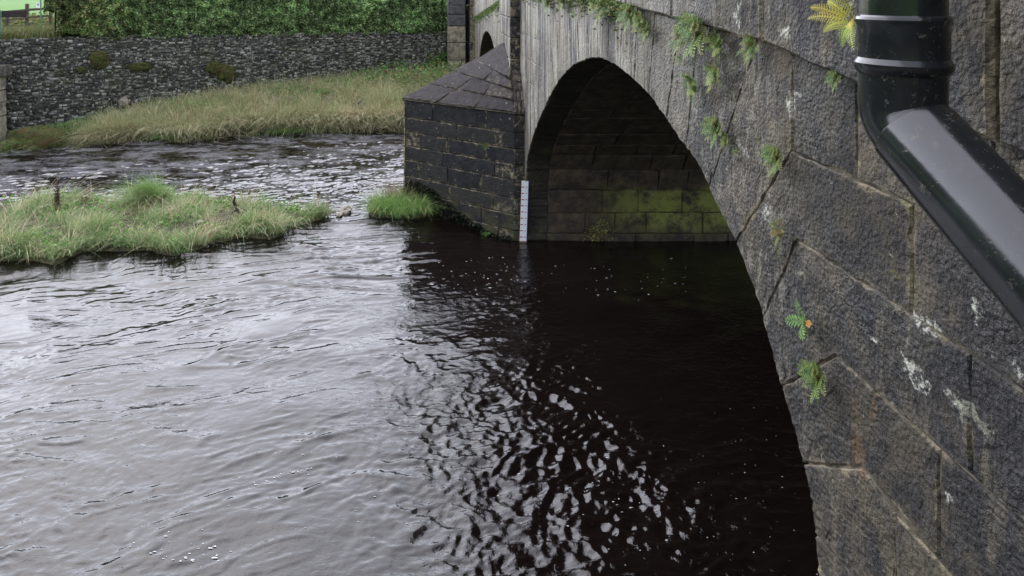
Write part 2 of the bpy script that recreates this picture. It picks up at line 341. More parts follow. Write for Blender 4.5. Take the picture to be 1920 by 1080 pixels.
def water():
    xs = [-13.0]
    while xs[-1] < 5.2: xs.append(xs[-1] + (.018 if -4.6 < xs[-1] < 2.2 else .035))
    ys = [2.2]
    while ys[-1] < 20.5: ys.append(ys[-1] + .0024 * ys[-1] + .0018)
    xs = np.concatenate([np.linspace(-30, -13.3, 24), xs, np.linspace(5.6, 12, 10)]); ys = np.concatenate([np.linspace(-12, 2, 30), ys, np.linspace(21, 26, 12)])
    X, Y = np.meshgrid(xs, ys); Z = wave(X, Y)
    v = np.stack([X.ravel(), Y.ravel(), Z.ravel()], 1); ny, nx = X.shape; i = np.arange(ny * nx).reshape(ny, nx)
    f = np.stack([i[:-1, :-1].ravel(), i[:-1, 1:].ravel(), i[1:, 1:].ravel(), i[1:, :-1].ravel()], 1)
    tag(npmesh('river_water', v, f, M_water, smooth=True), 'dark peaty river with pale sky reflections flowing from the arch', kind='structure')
    print('water verts', len(v))
water()

# ------------------------------------------------------------------ stone block builder
def inset(poly, d):
    n = len(poly); out = []
    for i in range(n):
        p0, p1, p2 = Vector(poly[i - 1]), Vector(poly[i]), Vector(poly[(i + 1) % n])
        e1 = (p1 - p0).normalized(); e2 = (p2 - p1).normalized()
        n1 = Vector((-e1.y, e1.x)); n2 = Vector((-e2.y, e2.x))
        k = 1 + n1.dot(n2); m = (n1 + n2) / max(k, .35)
        out.append(p1 + m * d)
    return out
def area(poly): return .5 * sum(poly[i - 1][0] * poly[i][1] - poly[i][0] * poly[i - 1][1] for i in range(len(poly)))
def block(name, poly, O, U, V, N, mat, parent, depth=.12, gap=.012, bev=.012, proud=0.0, step=.10, jit=.004, rnd=.004):
    """prism over a polygon of (u,v) in the frame O,U,V with outward normal N"""
    poly = [Vector(p) for p in poly]
    poly = [p for i, p in enumerate(poly) if (p - poly[i - 1]).length > .004]
    if len(poly) < 3: return None
    if area(poly) < 0: poly = poly[::-1]
    if area(poly) < .0008: return None
    a = inset(poly, gap / 2); b = inset(poly, gap / 2 + bev)
    if area(a) <= 0 or area(b) <= 0: return None
    ra, rb = [], []
    n = len(poly)
    for i in range(n):
        p, q, r, s_ = a[i], a[(i + 1) % n], b[i], b[(i + 1) % n]; k = max(1, int((q - p).length / step))
        for j in range(k):
            tt = j / k; jx = Vector((random.uniform(-jit, jit), random.uniform(-jit, jit)))
            if random.random() < .10: jx *= 2.2
            ra.append(p.lerp(q, tt) + jx); rb.append(r.lerp(s_, tt) + jx * .8)
    m = len(ra); c = sum(rb, Vector((0, 0))) / m
    off = random.uniform(-rnd, rnd) + proud
    def W(p, h): return O + U * p.x + V * p.y + N * h
    vs = [W(p, -depth) for p in ra] + [W(p, off - bev * .8 + random.uniform(-jit, 0)) for p in ra] + [W(p, off + random.uniform(-jit, jit) * .6) for p in rb]
    fs = []
    for i in range(m):
        j = (i + 1) % m; fs.append((i, j, m + j, m + i)); fs.append((m + i, m + j, 2 * m + j, 2 * m + i))
    ew = .085; c_ = inset(poly, ew); ea = area(c_) if len(c_) > 2 else 0; dims = min(max(p.x for p in poly) - min(p.x for p in poly), max(p.y for p in poly) - min(p.y for p in poly))
    ring3 = dims > .17 and area(b) * .25 < ea < area(b)
    if ring3:
        rc = []
        for i in range(n):
            p, q = c_[i], c_[(i + 1) % n]; k = max(1, int((a[(i + 1) % n] - a[i]).length / step))
            for j in range(k): rc.append(p.lerp(q, j / k) + Vector((random.uniform(-.018, .018), random.uniform(-.018, .018))))
        vs += [W(p, off + random.uniform(.000, .004)) for p in rc]
        for i in range(m): j = (i + 1) % m; fs.append((2 * m + i, 2 * m + j, 3 * m + j, 3 * m + i))
        fs.append(tuple(range(3 * m, 4 * m)))
    else: fs.append(tuple(range(2 * m, 3 * m)))
    if U.cross(V).dot(N) < 0: fs = [f[::-1] for f in fs]
    o = mesh(name, vs, fs, mat, parent)
    at = o.data.attributes.new('edge', 'FLOAT', 'POINT'); at.data.foreach_set('value', [1.0] * m + [1.0] * m + [.85] * m + ([0.0] * m if ring3 else []))
    return o

# ------------------------------------------------------------------ bridge
bridge = empty('stone_bridge', (1.57, 12.5, 0), 'old dark gritstone road bridge with two arches and a pointed cutwater', 'bridge')
def bpart(name, v, f, mat):
    o = mesh(name, [Vector(p) - bridge.location for p in v], f, mat, bridge); return o
FX = 1.57; BX = 7.2
def zL(y):     # underside of the string course, humped over the middle pier
    pts = [(-4, 2.95), (-1, 3.25), (.5, 3.43), (1.86, 3.585), (2.55, 3.70), (3.13, 3.762), (4.25, 3.825), (5.8, 3.915), (7.5, 3.985), (10, 4.02), (12.5, 3.98), (14.7, 3.78), (19, 3.42), (23.7, 3.01), (30, 2.5)]
    return float(np.interp(y, [p[0] for p in pts], [p[1] for p in pts]))
def catmull(pts, n=14):
    out = []; P4 = [pts[0]] + list(pts) + [pts[-1]]
    for i in range(1, len(P4) - 2):
        p0, p1, p2, p3 = [Vector(q) for q in P4[i - 1:i + 3]]
        for j in range(n):
            u = j / n
            out.append(.5 * ((2 * p1) + (p2 - p0) * u + (2 * p0 - 5 * p1 + 4 * p2 - p3) * u * u + (3 * p1 - p0 - 3 * p2 + p3) * u ** 3))
    out.append(Vector(pts[-1])); return out
arch_px = [(1535, 1080), (1520, 930), (1490, 810), (1455, 690), (1420, 560), (1380, 455), (1345, 385), (1310, 310), (1270, 255), (1235, 202), (1200, 160), (1150, 120), (1110, 109), (1070, 127), (1040, 165), (1007, 235)]
arch1 = catmull([(2.66, -.6), (2.64, 0), (2.66, .7), (2.71, 1.25)] + [PF(*p) for p in arch_px] + [(10.75, 1.45), (11.03, .9), (11.1, .3), (11.1, -.6)])
def ell(c, a, zs, zc, zb):
    pts = [(c - a, zb), (c - a, zs * .5)]
    for k in range(0, 13):
        th = math.pi * (1 - k / 12); pts.append((c + a * math.cos(th), zs + (zc - zs) * math.sin(th)))
    return catmull(pts + [(c + a, zs * .5), (c + a, zb)], 6)
arch2 = ell(17.85, 3.4, .8, 2.95, -.6)

# solid core: one closed outline that passes round both openings
def off(curve, d):
    out = []
    for i, p in enumerate(curve):
        a = curve[max(i - 1, 0)]; b = curve[min(i + 1, len(curve) - 1)]; e = (b - a).normalized(); out.append(p + Vector((-e.y, e.x)) * d)
    return out
def clean(c):
    r = [c[0]]
    for p in c[1:]:
        if (p - r[-1]).length > .03: r.append(p)
    return r
outline = [Vector((-3.5, -.6))] + clean(off(arch1, .03)) + clean(off(arch2, .03)) + [Vector((26, -.6))]
outline += [Vector((y, zL(y) + 1.05)) for y in (26, 22, 18, 14, 12.5, 10, 7.5, 5, 3, 1, -1, -3.5)]
bm = bmesh.new()
vs = [bm.verts.new((FX + .007, p.x, p.y)) for p in outline]; f0 = bm.faces.new(vs)
ex = bmesh.ops.extrude_face_region(bm, geom=[f0])
for g in ex['geom']:
    if isinstance(g, bmesh.types.BMVert): g.co.x = BX
bmesh.ops.triangulate(bm, faces=[f for f in bm.faces if len(f.verts) > 4])
bmesh.ops.recalc_face_normals(bm, faces=bm.faces)
for v in bm.verts: v.co -= bridge.location
me = bpy.data.meshes.new('wall_core'); bm.to_mesh(me); bm.free()
core = link('wall_core', me, M_mortar, bridge)
ring = link('arch_ring', bpy.data.meshes.new('arch_ring'), None, bridge)     # replaced below by the keystone mesh
COL.objects.unlink(ring); bpy.data.objects.remove(ring)

BO = Vector((FX, 0, 0)) - Vector(bridge.location); UY = Vector((0, 1, 0)); VZ = Vector((0, 0, 1)); NX = Vector((-1, 0, 0))
def fblock(name, poly, mat=M_face, X=FX, **k):
    return block(name, poly, Vector((X, 0, 0)) - Vector(bridge.location), UY, VZ, NX, mat, bridge, **k)

def joint_at(curve, z, dist, near):
    best = None
    oc = off(curve, dist); mid = max(range(len(curve)), key=lambda i: curve[i].y)
    for i, p in enumerate(oc):
        if (i < mid) != near: continue
        d = abs(p.y - z)
        if best is None or d < best[0]: best = (d, i, p)
    return best[1], curve[best[1]], Vector((best[2].x, z))
def seg(curve, i, j):       # intrados points strictly between two joints
    if i > j: i, j = j, i
    return curve[i + 1:j]
def rowblocks(y0, y1, z0, z1, L=.62, cuts=None, mat=M_face, **k):
    if y1 - y0 < .05: return
    if cuts is None:
        n = max(1, round((y1 - y0) / L)); cuts = [y0 + (y1 - y0) * (i + (random.uniform(-.25, .25) if 0 < i < n else 0)) / n for i in range(n + 1)]
    else: cuts = [y0] + [c for c in cuts if y0 + .05 < c < y1 - .05] + [y1]
    for a, b in zip(cuts, cuts[1:]):
        top = (lambda y: z1) if not callable(z1) else z1
        fblock('wall_stone', [(a, z0), (b, z0), (b, top(b)), (a, top(a))], mat=mat, gap=.005, bev=.005, jit=.0055, rnd=.0018, **k)
vous_idx = []
def build_arch(curve, levels, y_near, y_far, dist=.55, over={}, yc={}, cuts={}, mat=M_face, pitch=.36, depth=.36):
    tops = {}
    for near in (True, False):
        sg = -1 if near else 1; prev = None; ylim = y_near if near else y_far
        for z in sorted(levels):
            key = (near, z)
            if key in over:
                I, E = [Vector(q) for q in over[key]]; i = min(range(len(curve)), key=lambda k: (curve[k] - I).length); I = curve[i]
            else:
                i, I, E = joint_at(curve, z, dist, near)
                if z > max(levels) - .01 and key not in over: pass
            if prev:
                pi, pI, pE, pz = prev
                c = yc.get((near, pz), min(pE.x, E.x) - random.uniform(.12, .45) if near else max(pE.x, E.x) + random.uniform(.12, .5))
                c = max(c, ylim) if near else min(c, ylim)
                poly = [pE, Vector((c, pz)), Vector((c, z)), E] + ([I] + seg(curve, i, pi)[::-1] + [pI] if near else [I] + seg(curve, pi, i) + [pI])
                if not near: poly = [pE, Vector((c, pz)), Vector((c, z)), E, I] + seg(curve, i, pi) + [pI]
                fblock('voussoir', poly, mat=mat, depth=depth, gap=.007, bev=.006, proud=.002, step=.05, jit=.0055, rnd=.0018); vous_idx.append(pi)
                a, b = (ylim, c) if near else (c, ylim)
                rowblocks(a, b, pz, z, cuts=cuts.get((near, pz)), mat=mat)
            prev = (i, I, E, z)
        tops[near] = prev
    # crown fan up to the string course
    (i0, I0, E0, z0), (i1, I1, E1, z1) = tops[True], tops[False]
    L = [0]
    for k in range(i0 + 1, i1 + 1): L.append(L[-1] + (curve[k] - curve[k - 1]).length)
    n = max(2, round(L[-1] / pitch)); marks = [i0]
    for m in range(1, n):
        tgt = L[-1] * m / n; marks.append(i0 + min(range(len(L)), key=lambda q: abs(L[q] - tgt)))
    marks.append(i1)
    def up(i):
        a = curve[max(i - 2, 0)]; b = curve[min(i + 2, len(curve) - 1)]; e = (b - a).normalized(); nn = Vector((-e.y, e.x))
        p = curve[i].copy()
        for _ in range(400):
            if p.y >= zL(p.x) - .002: break
            p += nn * .005
            if (p - curve[i]).length > 1.5: break
        return p
    Ls = [up(i) for i in marks]
    # limit heads: near ends use the crossetted corners
    for m in range(n):
        a, b = marks[m], marks[m + 1]; A = Ls[m]; B = Ls[m + 1]
        ins = curve[a:b + 1]
        if m == 0:
            c = yc.get((True, z0), E0.x - .25); poly = [E0, Vector((c, z0)), Vector((c, zL(c))), Vector((B.x, zL(B.x)))] + ins[::-1]
            lo = y_near; rowblocks(lo, c, z0, zL, cuts=cuts.get((True, z0)), mat=mat)
        elif m == n - 1:
            c = yc.get((False, z1), E1.x + .3); poly = [E1, Vector((c, z1)), Vector((c, zL(c))), Vector((A.x, zL(A.x)))] + ins
            rowblocks(c, y_far, z1, zL, mat=mat)
        else:
            poly = [Vector((A.x, zL(A.x))), Vector((B.x, zL(B.x)))] + ins[::-1]
        fblock('voussoir', poly, mat=mat, depth=depth, gap=.006, bev=.006, proud=.002, step=.05, jit=.0055, rnd=.0018); vous_idx.append(a)

build_arch(arch1, [-.55, -.2, .15, .5, .85, 1.2, 1.55, 1.9, 2.25, 2.6, 2.95, 3.31], -1.5, 11.66,
           over={(True, 3.31): ((3.52, 2.71), (2.98, 3.31)), (True, 2.95): ((3.23, 2.48), (2.93, 2.95)), (True, 2.6): ((3.05, 2.26), (2.66, 2.6)), (True, 2.25): ((2.89, 2.03), (2.50, 2.28))},
           yc={(True, 3.31): 2.97, (True, 2.95): 2.24, (True, 2.6): 2.0, (True, 2.25): 2.12, (True, 1.9): 2.32},
           cuts={(True, 3.31): [-.6, .3, 1.15, 1.92, 2.53], (True, 2.95): [-.7, .1, .85, 1.55], (True, 2.6): [-.3, .5, 1.3], (True, 2.25): [-.8, 0, .75, 1.45], (True, 1.9): [-.4, .5, 1.2, 1.75]})
build_arch(arch2, [-.4, .0, .4, .8, 1.2, 1.6, 2.0, 2.4], 13.34, 22.6, dist=.45, pitch=.4)

# string course / parapet: two courses of long blocks above zL
def band(y0, y1, d0, d1, L, proud, name, cuts=None):
    y = y0
    cs = cuts[:] if cuts else []
    while y < y1 - .05:
        e = min(y1, (cs.pop(0) if cs else y + L * random.uniform(.8, 1.25)))
        fblock(name, [(y, zL(y) + d0), (e, zL(e) + d0), (e, zL(e) + d1), (y, zL(y) + d1)], depth=.3, gap=.012, bev=.014, proud=proud, step=.12, jit=.005); y = e
band(-2.5, 11.66, .0, .42, 1.1, .05, 'string_course_stone', [-1.3, -.1, .9, 1.86, 3.14, 4.3, 5.3, 6.4, 7.5, 8.6, 9.7, 10.7])
band(13.34, 22.6, .0, .42, 1.1, .05, 'string_course_stone')
band(-2.5, 11.66, .42, .95, .9, .03, 'parapet_stone'); band(13.34, 22.6, .42, .95, .9, .03, 'parapet_stone')
band(-2.5, 22.6, .95, 1.15, 1.1, .09, 'coping_stone')

# pilaster over the middle pier, blocks on its two visible sides
PIL = 1.40
def tiers(zs, L, f):
    for z0, z1 in zip(zs, zs[1:]): f(z0, z1)
zz = [-.5, .0, .42, .85, 1.25, 1.7, 2.1, 2.5, 2.86, 3.21, 3.55, 3.9, 4.3, 4.75, 5.05]
def tier_front(z0, z1):
    n = random.choice((2, 3)); c = [11.66 + (13.34 - 11.66) * i / n for i in range(n + 1)]
    for a, b in zip(c, c[1:]): fblock('pilaster_stone', [(a, z0), (b, z0), (b, z1), (a, z1)], X=PIL, depth=.12)
tiers(zz, 0, tier_front)
for z0, z1 in zip(zz, zz[1:]):
    block('pilaster_stone', [(PIL, z0), (FX + .02, z0), (FX + .02, z1), (PIL, z1)], Vector((0, 11.66, 0)) - bridge.location, Vector((1, 0, 0)), VZ, Vector((0, -1, 0)), M_cut, bridge, depth=.1, gap=.012, bev=.008)
box('pilaster_core', Vector((1.52, 12.5, 2.2)) - bridge.location, (.2, 1.62, 5.6), M_mortar, bridge)

# pier wall inside the first arch (faces the camera) and soffit rows
soffit = core
def soffit_rows(curve, X0, X1, mat, pitch=.36, far_only=False):
    L = [0]
    for a, b in zip(curve, curve[1:]): L.append(L[-1] + (b - a).length)
    n = round(L[-1] / pitch); mk = [min(range(len(L)), key=lambda q: abs(L[q] - L[-1] * m / n)) for m in range(n + 1)]
    cnt = 0
    for a, b in zip(mk, mk[1:]):
        A, B = curve[a], curve[b]
        e = (B - A).normalized(); N = Vector((0, e.y, -e.x))        # into the opening
        V = Vector((0, e.x, e.y)); ln = (B - A).length
        x = X0
        far = A.x > 6.5
        while x < X1 - .05:
            q = min(X1, x + random.uniform(.45, .95) * (1 if far else 1.9))
            if X1 - q < .25: q = X1
            block('soffit_stone', [(x, 0), (q, 0), (q, ln), (x, ln)], Vector((0, A.x, A.y)) - bridge.location, Vector((1, 0, 0)), V, N, mat, bridge, depth=.04, gap=.008, bev=.014, proud=.008 * random.random(), step=.12, jit=.008)
            x = q; cnt += 1
    print('soffit', cnt)
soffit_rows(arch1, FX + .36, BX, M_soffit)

# far abutment pilaster and the block-built wing that faces the camera
for (z0, z1, m) in [(-.3, .6, M_beige), (.6, 1.15, M_beige), (1.15, 1.7, M_beige), (1.7, 2.28, M_beige), (2.28, 2.83, M_beige), (2.83, 3.22, M_grey), (3.22, 3.52, M_grey), (3.52, 3.95, M_grey), (3.95, 4.4, M_grey)]:
    block('abutment_stone', [(.70, z0), (1.30, z0), (1.30, z1), (.70, z1)], Vector((0, 23.0, 0)) - bridge.location, Vector((1, 0, 0)), VZ, Vector((0, -1, 0)), m, bridge, depth=.9, gap=.02, bev=.015)
    block('abutment_stone', [(1.28, z0), (1.6, z0), (1.6, z1), (1.28, z1)], Vector((0, 23.3, 0)) - bridge.location, Vector((1, 0, 0)), VZ, Vector((0, -1, 0)), M_cut, bridge, depth=.5, gap=.01, bev=.01)
    block('abutment_stone', [(22.6, z0), (23.6, z0), (23.6, z1), (22.6, z1)], Vector((1.42, 0, 0)) - bridge.location, UY, VZ, NX, M_cut, bridge, depth=.2, gap=.02, bev=.015)

# cutwater
cut = empty('cutwater', (0, 0, 0)); del_keys = []
cut.parent = bridge; cut.location = (0, 0, 0)
A1 = Vector((1.40, 11.08, 0)); NO = Vector((-.42, 12.5, 0)); B1 = Vector((1.40, 13.92, 0)); A0 = Vector((FX + .03, 11.08, 0))
def cblock(name, poly, O, U, V, N, mat, **k):
    return block(name, poly, O - bridge.location, U, V, N, mat, cut, **k)
def tri_core():
    i = .022; d1 = (NO - A1).normalized(); a = A1 + Vector((0, i, 0)) + Vector((.01, 0, 0)); n = NO + Vector((i * 1.5, 0, 0)); b = B1 - Vector((0, i, 0))
    base = [Vector((BX, 11.10 + .03, 0)), Vector((BX, 13.9, 0)), b, n, a]
    base[0] = Vector((1.9, 11.12, 0)); base[1] = Vector((1.9, 13.9, 0))
    v = [p + Vector((0, 0, -.6)) for p in base] + [p + Vector((0, 0, 2.02)) for p in base]
    f = [(0, 1, 2, 3, 4)[::-1], (5, 6, 7, 8, 9)] + [(k, (k + 1) % 5, 5 + (k + 1) % 5, 5 + k) for k in range(5)]
    mesh('cutwater_core', [p - bridge.location for p in v], f, M_mortar, cut)
tri_core()
cz = [-.5, -.1, .165, .42, .68, .97, 1.22, 1.47, 1.73, 2.06]
for A, B in ((A1, NO), (NO, B1)):
    U = (B - A).normalized(); ln = (B - A).length; N = Vector((U.y, -U.x, 0))
    if N.dot(Vector((-1, 0, 0))) < 0: N = -N
    for r, (z0, z1) in enumerate(zip(cz, cz[1:])):
        x = -.006
        end = ln + .006; st = [.0]
        x = (.35 if r % 2 else .62) * random.uniform(.85, 1.15); cu = [-.006]
        while x < ln - .35: cu.append(x); x += random.uniform(.62, 1.1)
        cu.append(end)
        for a, b in zip(cu, cu[1:]): cblock('cutwater_stone', [(a, z0), (b, z0), (b, z1), (a, z1)], A, U, VZ, N, M_cut, depth=.05, gap=.011, bev=.009, jit=.005, step=.08)
for z0, z1 in zip(cz, cz[1:]):
    cblock('cutwater_stone', [(1.395, z0), (FX + .01, z0), (FX + .01, z1), (1.395, z1)], Vector((0, 11.08, 0)), Vector((1, 0, 0)), VZ, Vector((0, -1, 0)), M_cut, depth=.04, gap=.014, bev=.01)
# weathered cap: four sloping courses, each lip standing over the one below
T = Vector((1.42, 12.5, 2.98)); K = Vector((1.42, 11.60, 2.66)); K2 = Vector((1.42, 13.4, 2.66))
fr = [0, .27, .51, .72, 1.0]
b_ = None
def cap_side(a0, n0, k0, t0, flip):
    for c in range(4):
        f0, f1 = fr[c], fr[c + 1]
        La, Lb = a0.lerp(k0, f0), n0.lerp(t0, f0); Ua, Ub = a0.lerp(k0, f1 + .012), n0.lerp(t0, f1 + .012)
        n = (3, 3, 2, 1)[c]; cs = [0] + [(i + random.uniform(-.08, .08)) / n for i in range(1, n)] + [1]
        for s0, s1 in zip(cs, cs[1:]):
            q = [La.lerp(Lb, s0), La.lerp(Lb, s1), Ua.lerp(Ub, s1), Ua.lerp(Ub, s0)]
            O = (q[0] + q[1] + q[2] + q[3]) / 4; N = (q[2] - q[0]).cross(q[3] - q[1]).normalized(); U = (q[1] - q[0]); U = (U - N * U.dot(N)).normalized()
            if N.z < 0: N = -N
            V = N.cross(U) if (N.cross(U)).z > 0 else U.cross(N)
            poly = [((p - O).dot(U), (p - O).dot(V)) for p in q]
            cblock('cap_stone', poly, O, U, V, N, M_cap, depth=.10, gap=.010, bev=.012, proud=.015 + (.020 * c if (b_ is None or (n0 - a0).length > .5) else 0), jit=.007, step=.08)
zc = 2.06
a_ = Vector((1.40, 11.04, zc)); n_ = Vector((-.46, 12.5, zc)); b_ = Vector((1.40, 13.96, zc))
cap_side(a_, n_, K, T, 0); cap_side(b_, n_, K2, T, 1)
cap_side(Vector((FX + .02, 11.04, zc)), a_, Vector((FX + .02, 11.62, 2.66)), K, 0)
v = [a_, n_, b_, Vector((1.8, 13.96, zc)), Vector((1.8, 11.04, zc)), K, T, K2, Vector((1.8, 13.4, 2.66)), Vector((1.8, 11.60, 2.66))]
mesh('cap_core', [p - bridge.location - Vector((0, 0, .015)) for p in v], [(0, 1, 6, 5), (1, 2, 7, 6), (2, 3, 8, 7), (4, 0, 5, 9), (5, 6, 7, 8, 9), (0, 4, 3, 2, 1)], M_mortar_dark, cut)

# ------------------------------------------------------------------ staff gauge
g = empty('staff_gauge', (1.53, 11.02, 0), 'white water level gauge board with red marks fixed to the pier corner', 'gauge board')
def gbox(n, c, s, m, par=g): return box(n, c, s, m, par)
gb = gbox('board', (0, 0, .49), (.105, .016, .98), M_white); gbox('side_edge', (.057, .004, .49), (.012, .022, .98), M_gblue)
for i in range(9):
    gbox('mark', (-.03, -.0095, .885 - i * .099), (.042, .003, .016), M_red)
    gbox('numeral', (.028, -.0095, .885 - i * .099), (.012, .003, .02), M_black)
gbox('silted_foot', (0, -.002, -.02), (.108, .021, .10), M_rust)
g.rotation_euler = (0, R(2.0), 0)

# ------------------------------------------------------------------ drainpipe
def tube(name, path, radii, mat, parent, n=40, caps=True):
    v = []; f = []; up = Vector((1, 0, 0))
    for i, p in enumerate(path):
        d = (path[min(i + 1, len(path) - 1)] - path[max(i - 1, 0)]).normalized()
        a = (up - d * up.dot(d)).normalized(); b = d.cross(a)
        for k in range(n):
            th = 2 * math.pi * k / n; v.append(p + (a * math.cos(th) + b * math.sin(th)) * radii[i])
    for i in range(len(path) - 1):
        for k in range(n): q = (k + 1) % n; f.append((i * n + k, i * n + q, (i + 1) * n + q, (i + 1) * n + k))
    if caps: f.append(tuple(range(n))[::-1]); f.append(tuple(range((len(path) - 1) * n, len(path) * n)))
    o = mesh(name, v, f, mat, parent, smooth=True)
    me = o.data; bm = bmesh.new(); bm.from_mesh(me); bmesh.ops.recalc_face_normals(bm, faces=bm.faces)
    for e in bm.edges:
        if len(e.link_faces) == 2 and e.calc_face_angle(0) > R(28): e.smooth = False
    bm.to_mesh(me); bm.free(); return o
KS = 1.3
pc0 = Vector((.947, 1.38, 0)) * KS
def pz(y, Yd=1.38): return CAM_Z - (y - V0) * Yd / F            # z at that depth before scaling
def Z(y): return CAM_Z - (y - V0) / 942 * KS
pipe = empty('drainpipe', (pc0.x, pc0.y, Z(0)), 'thick black plastic drainpipe bending down in front of the bridge wall', 'drainpipe')
def L(v): return v - Vector(pipe.location)
r0 = .0765 * KS
def vert(y): return Vector((pc0.x, pc0.y, Z(y)))
tube('upper_pipe', [L(vert(-700)), L(vert(-60)), L(vert(34))], [r0 * .97] * 3, M_pipe, pipe)
tube('socket_collar', [L(vert(y)) for y in (28, 31, 36, 42, 48, 108, 112, 118, 126, 134, 138)], [r0 * k for k in (1.0, 1.05, 1.07, 1.05, 1.02, 1.02, 1.05, 1.10, 1.10, 1.05, 1.0)], M_pipe, pipe)
e1 = Vector((.987, 1.15, 3.569)) ; e0 = Vector((.953, 1.368, 3.733))
def sc_(p): return Vector((p.x * KS, p.y * KS, CAM_Z + (p.z - CAM_Z) * KS))
E0, E1 = sc_(e0), sc_(e1); dirn = (E1 - E0).normalized()
# elbow: quarter-ish bend from vertical into the sloping run
st = vert(132); bend = []
ctrl = [st, st + Vector((0, 0, -.10)), E0 - dirn * .05, E0 + dirn * .05]
for i in range(15):
    u = i / 14; bend.append((1 - u) ** 3 * ctrl[0] + 3 * (1 - u) ** 2 * u * ctrl[1] + 3 * (1 - u) * u * u * ctrl[2] + u ** 3 * ctrl[3])
tube('elbow', [L(p) for p in bend], [r0 * .985] * 15, M_pipe, pipe)
ls = E0 + dirn * .02
tube('lower_pipe', [L(ls), L(ls + dirn * .003), L(ls + dirn * .01), L(E1), L(E1 + dirn * .45), L(E1 + dirn * .6 + Vector((0, 0, -.12))), L(E1 + dirn * .66 + Vector((0, 0, -2.5)))],
     [r0 * 1.0, r0 * 1.03, r0 * 1.035, r0 * 1.035, r0 * 1.035, r0 * 1.035, r0 * 1.035], M_pipe, pipe)
# little moulded lug on top of the run
box('lug', L(E0 + dirn * .03 + Vector((.03, .0, r0 * 1.0))), (.03, .03, .02), M_pipe, pipe, bev=.006)

# ------------------------------------------------------------------ retaining wall on the far bank
wl = WALL_B - WALL_A; WL = wl.length; wd = wl / WL; wn = Vector((wd.y, -wd.x))     # towards the river
def wtop(s): return float(np.interp(s / WL, [0, .13, 1], [2.62, 2.78, 2.62]))
rw = empty('retaining_wall', (WALL_A.x, WALL_A.y, 0), 'long dark rubble stone retaining wall behind the grassy far bank', 'wall')
def wp(s, h, d=0): q = WALL_A + wd * s + wn * d; return Vector((q.x - WALL_A.x, q.y - WALL_A.y, h))
v = []; 
for s in (0, 2, WL): 
    for d in (0, -.5): v += [wp(s, -.6, d), wp(s, wtop(s) - .03, d)]
f = []
for k in (0, 1):
    a = k * 4; b = a + 4; f += [(a, b, b + 1, a + 1), (a + 1, b + 1, b + 3, a + 3), (a + 2, a + 3, b + 3, b + 2)]
f += [(0, 1, 3, 2), (8, 10, 11, 9)]
mesh('wall_core', v, f, M_rubcore, rw)
V_, F_, C_ = [], [], []
z = -.05
while z < 2.8:
    hh = random.uniform(.045, .08); s = 0
    while s < WL:
        ln = random.choice((.045, .06, .08, .10, .14)) * random.uniform(.8, 1.25); tp = wtop(s); zo = .04 * math.sin(s * 1.1 + z * 3) + random.uniform(-.035, .035); hs_ = random.uniform(.8, 1.3)
        if z + hh * .5 < tp:
            g_ = .006; a, b = s + g_, s + ln - g_; zz0 = z + g_ * .7 + zo; zz1 = min(zz0 + hh * hs_ - g_ * random.uniform(.8, 1.6), tp + random.uniform(-.02, .05)); pr = random.uniform(.012, .045)
            j = lambda q=.016: random.uniform(-q, q)
            base = len(V_); sl = .013
            V_ += [wp(a, zz0, 0), wp(b, zz0, 0), wp(b, zz1, 0), wp(a, zz1, 0)]
            V_ += [wp(a + sl + j(), zz0 + sl + j(.014), pr + j(.008)), wp(b - sl + j(), zz0 + sl + j(.014), pr + j(.008)), wp(b - sl + j(), zz1 - sl + j(.014), pr + j(.008)), wp(a + sl + j(), zz1 - sl + j(.014), pr + j(.008))]
            F_ += [(base + 4, base + 5, base + 6, base + 7)] + [(base + k, base + (k + 1) % 4, base + 4 + (k + 1) % 4, base + 4 + k) for k in range(4)]
            left = 1 - s / WL; k = random.random()
            lum = random.choice((.03, .045, .06, .09, .12, .16)) * (1 + 1.0 * (1 - left))
            if k < .22: lum = random.uniform(.18, .42)
            tn = random.random() * (1 - .6 * left); c = (lum * 1.0, lum * (.99 - .03 * tn), lum * (1.0 + .10 * left - .30 * tn) if lum < .10 else lum * .86)
            C_ += [c] * 8
        s += ln
    z += hh
npmesh('rubble_stones', np.array([tuple(p) for p in V_]), np.array(F_), M_rubble, rw, np.array(C_))['kind'] = 'stuff'

# stone pillar with coping at the left edge
pl = empty('stone_pillar', (-11.47, 17.4, 0), 'pale stone block pillar with dark coping slab at the left edge of the river', 'pillar')
for k, (z0, z1) in enumerate(((-.5, .2), (.2, .52), (.52, .85), (.85, 1.2), (1.2, 1.5), (1.5, 1.84))):
    for (x0, x1) in ((-.9, -.02), (-.02, .78)) if k % 2 else ((-.9, .3), (.3, .78)):
        block('pillar_stone', [(x0, z0), (x1, z0), (x1, z1), (x0, z1)], Vector((0, 0, 0)), Vector((1, 0, 0)), VZ, Vector((0, -1, 0)), M_beige, pl, depth=.25, gap=.02, bev=.015, jit=.008)
box('coping_slab', (0, .1, 1.99), (1.8, .42, .27), M_coping, pl, .02); box('coping_top', (-.2, .1, 2.14), (1.3, .3, .03), M_beige, pl)
rl = empty('handrail_post', (-11.45, 17.9, 2.1), 'dark wooden post and plank with a pale green upright above the stone pillar', 'handrail')
box('dark_upright', (.62, -.55, .30), (.16, .1, .66), M_darkwood, rl, .01); box('plank', (.55, .1, 1.30), (1.0, .05, .17), M_darkwood, rl, .01); box('green_upright', (.39, .05, .75), (.10, .08, 1.3), M_greenpaint, rl, .01)

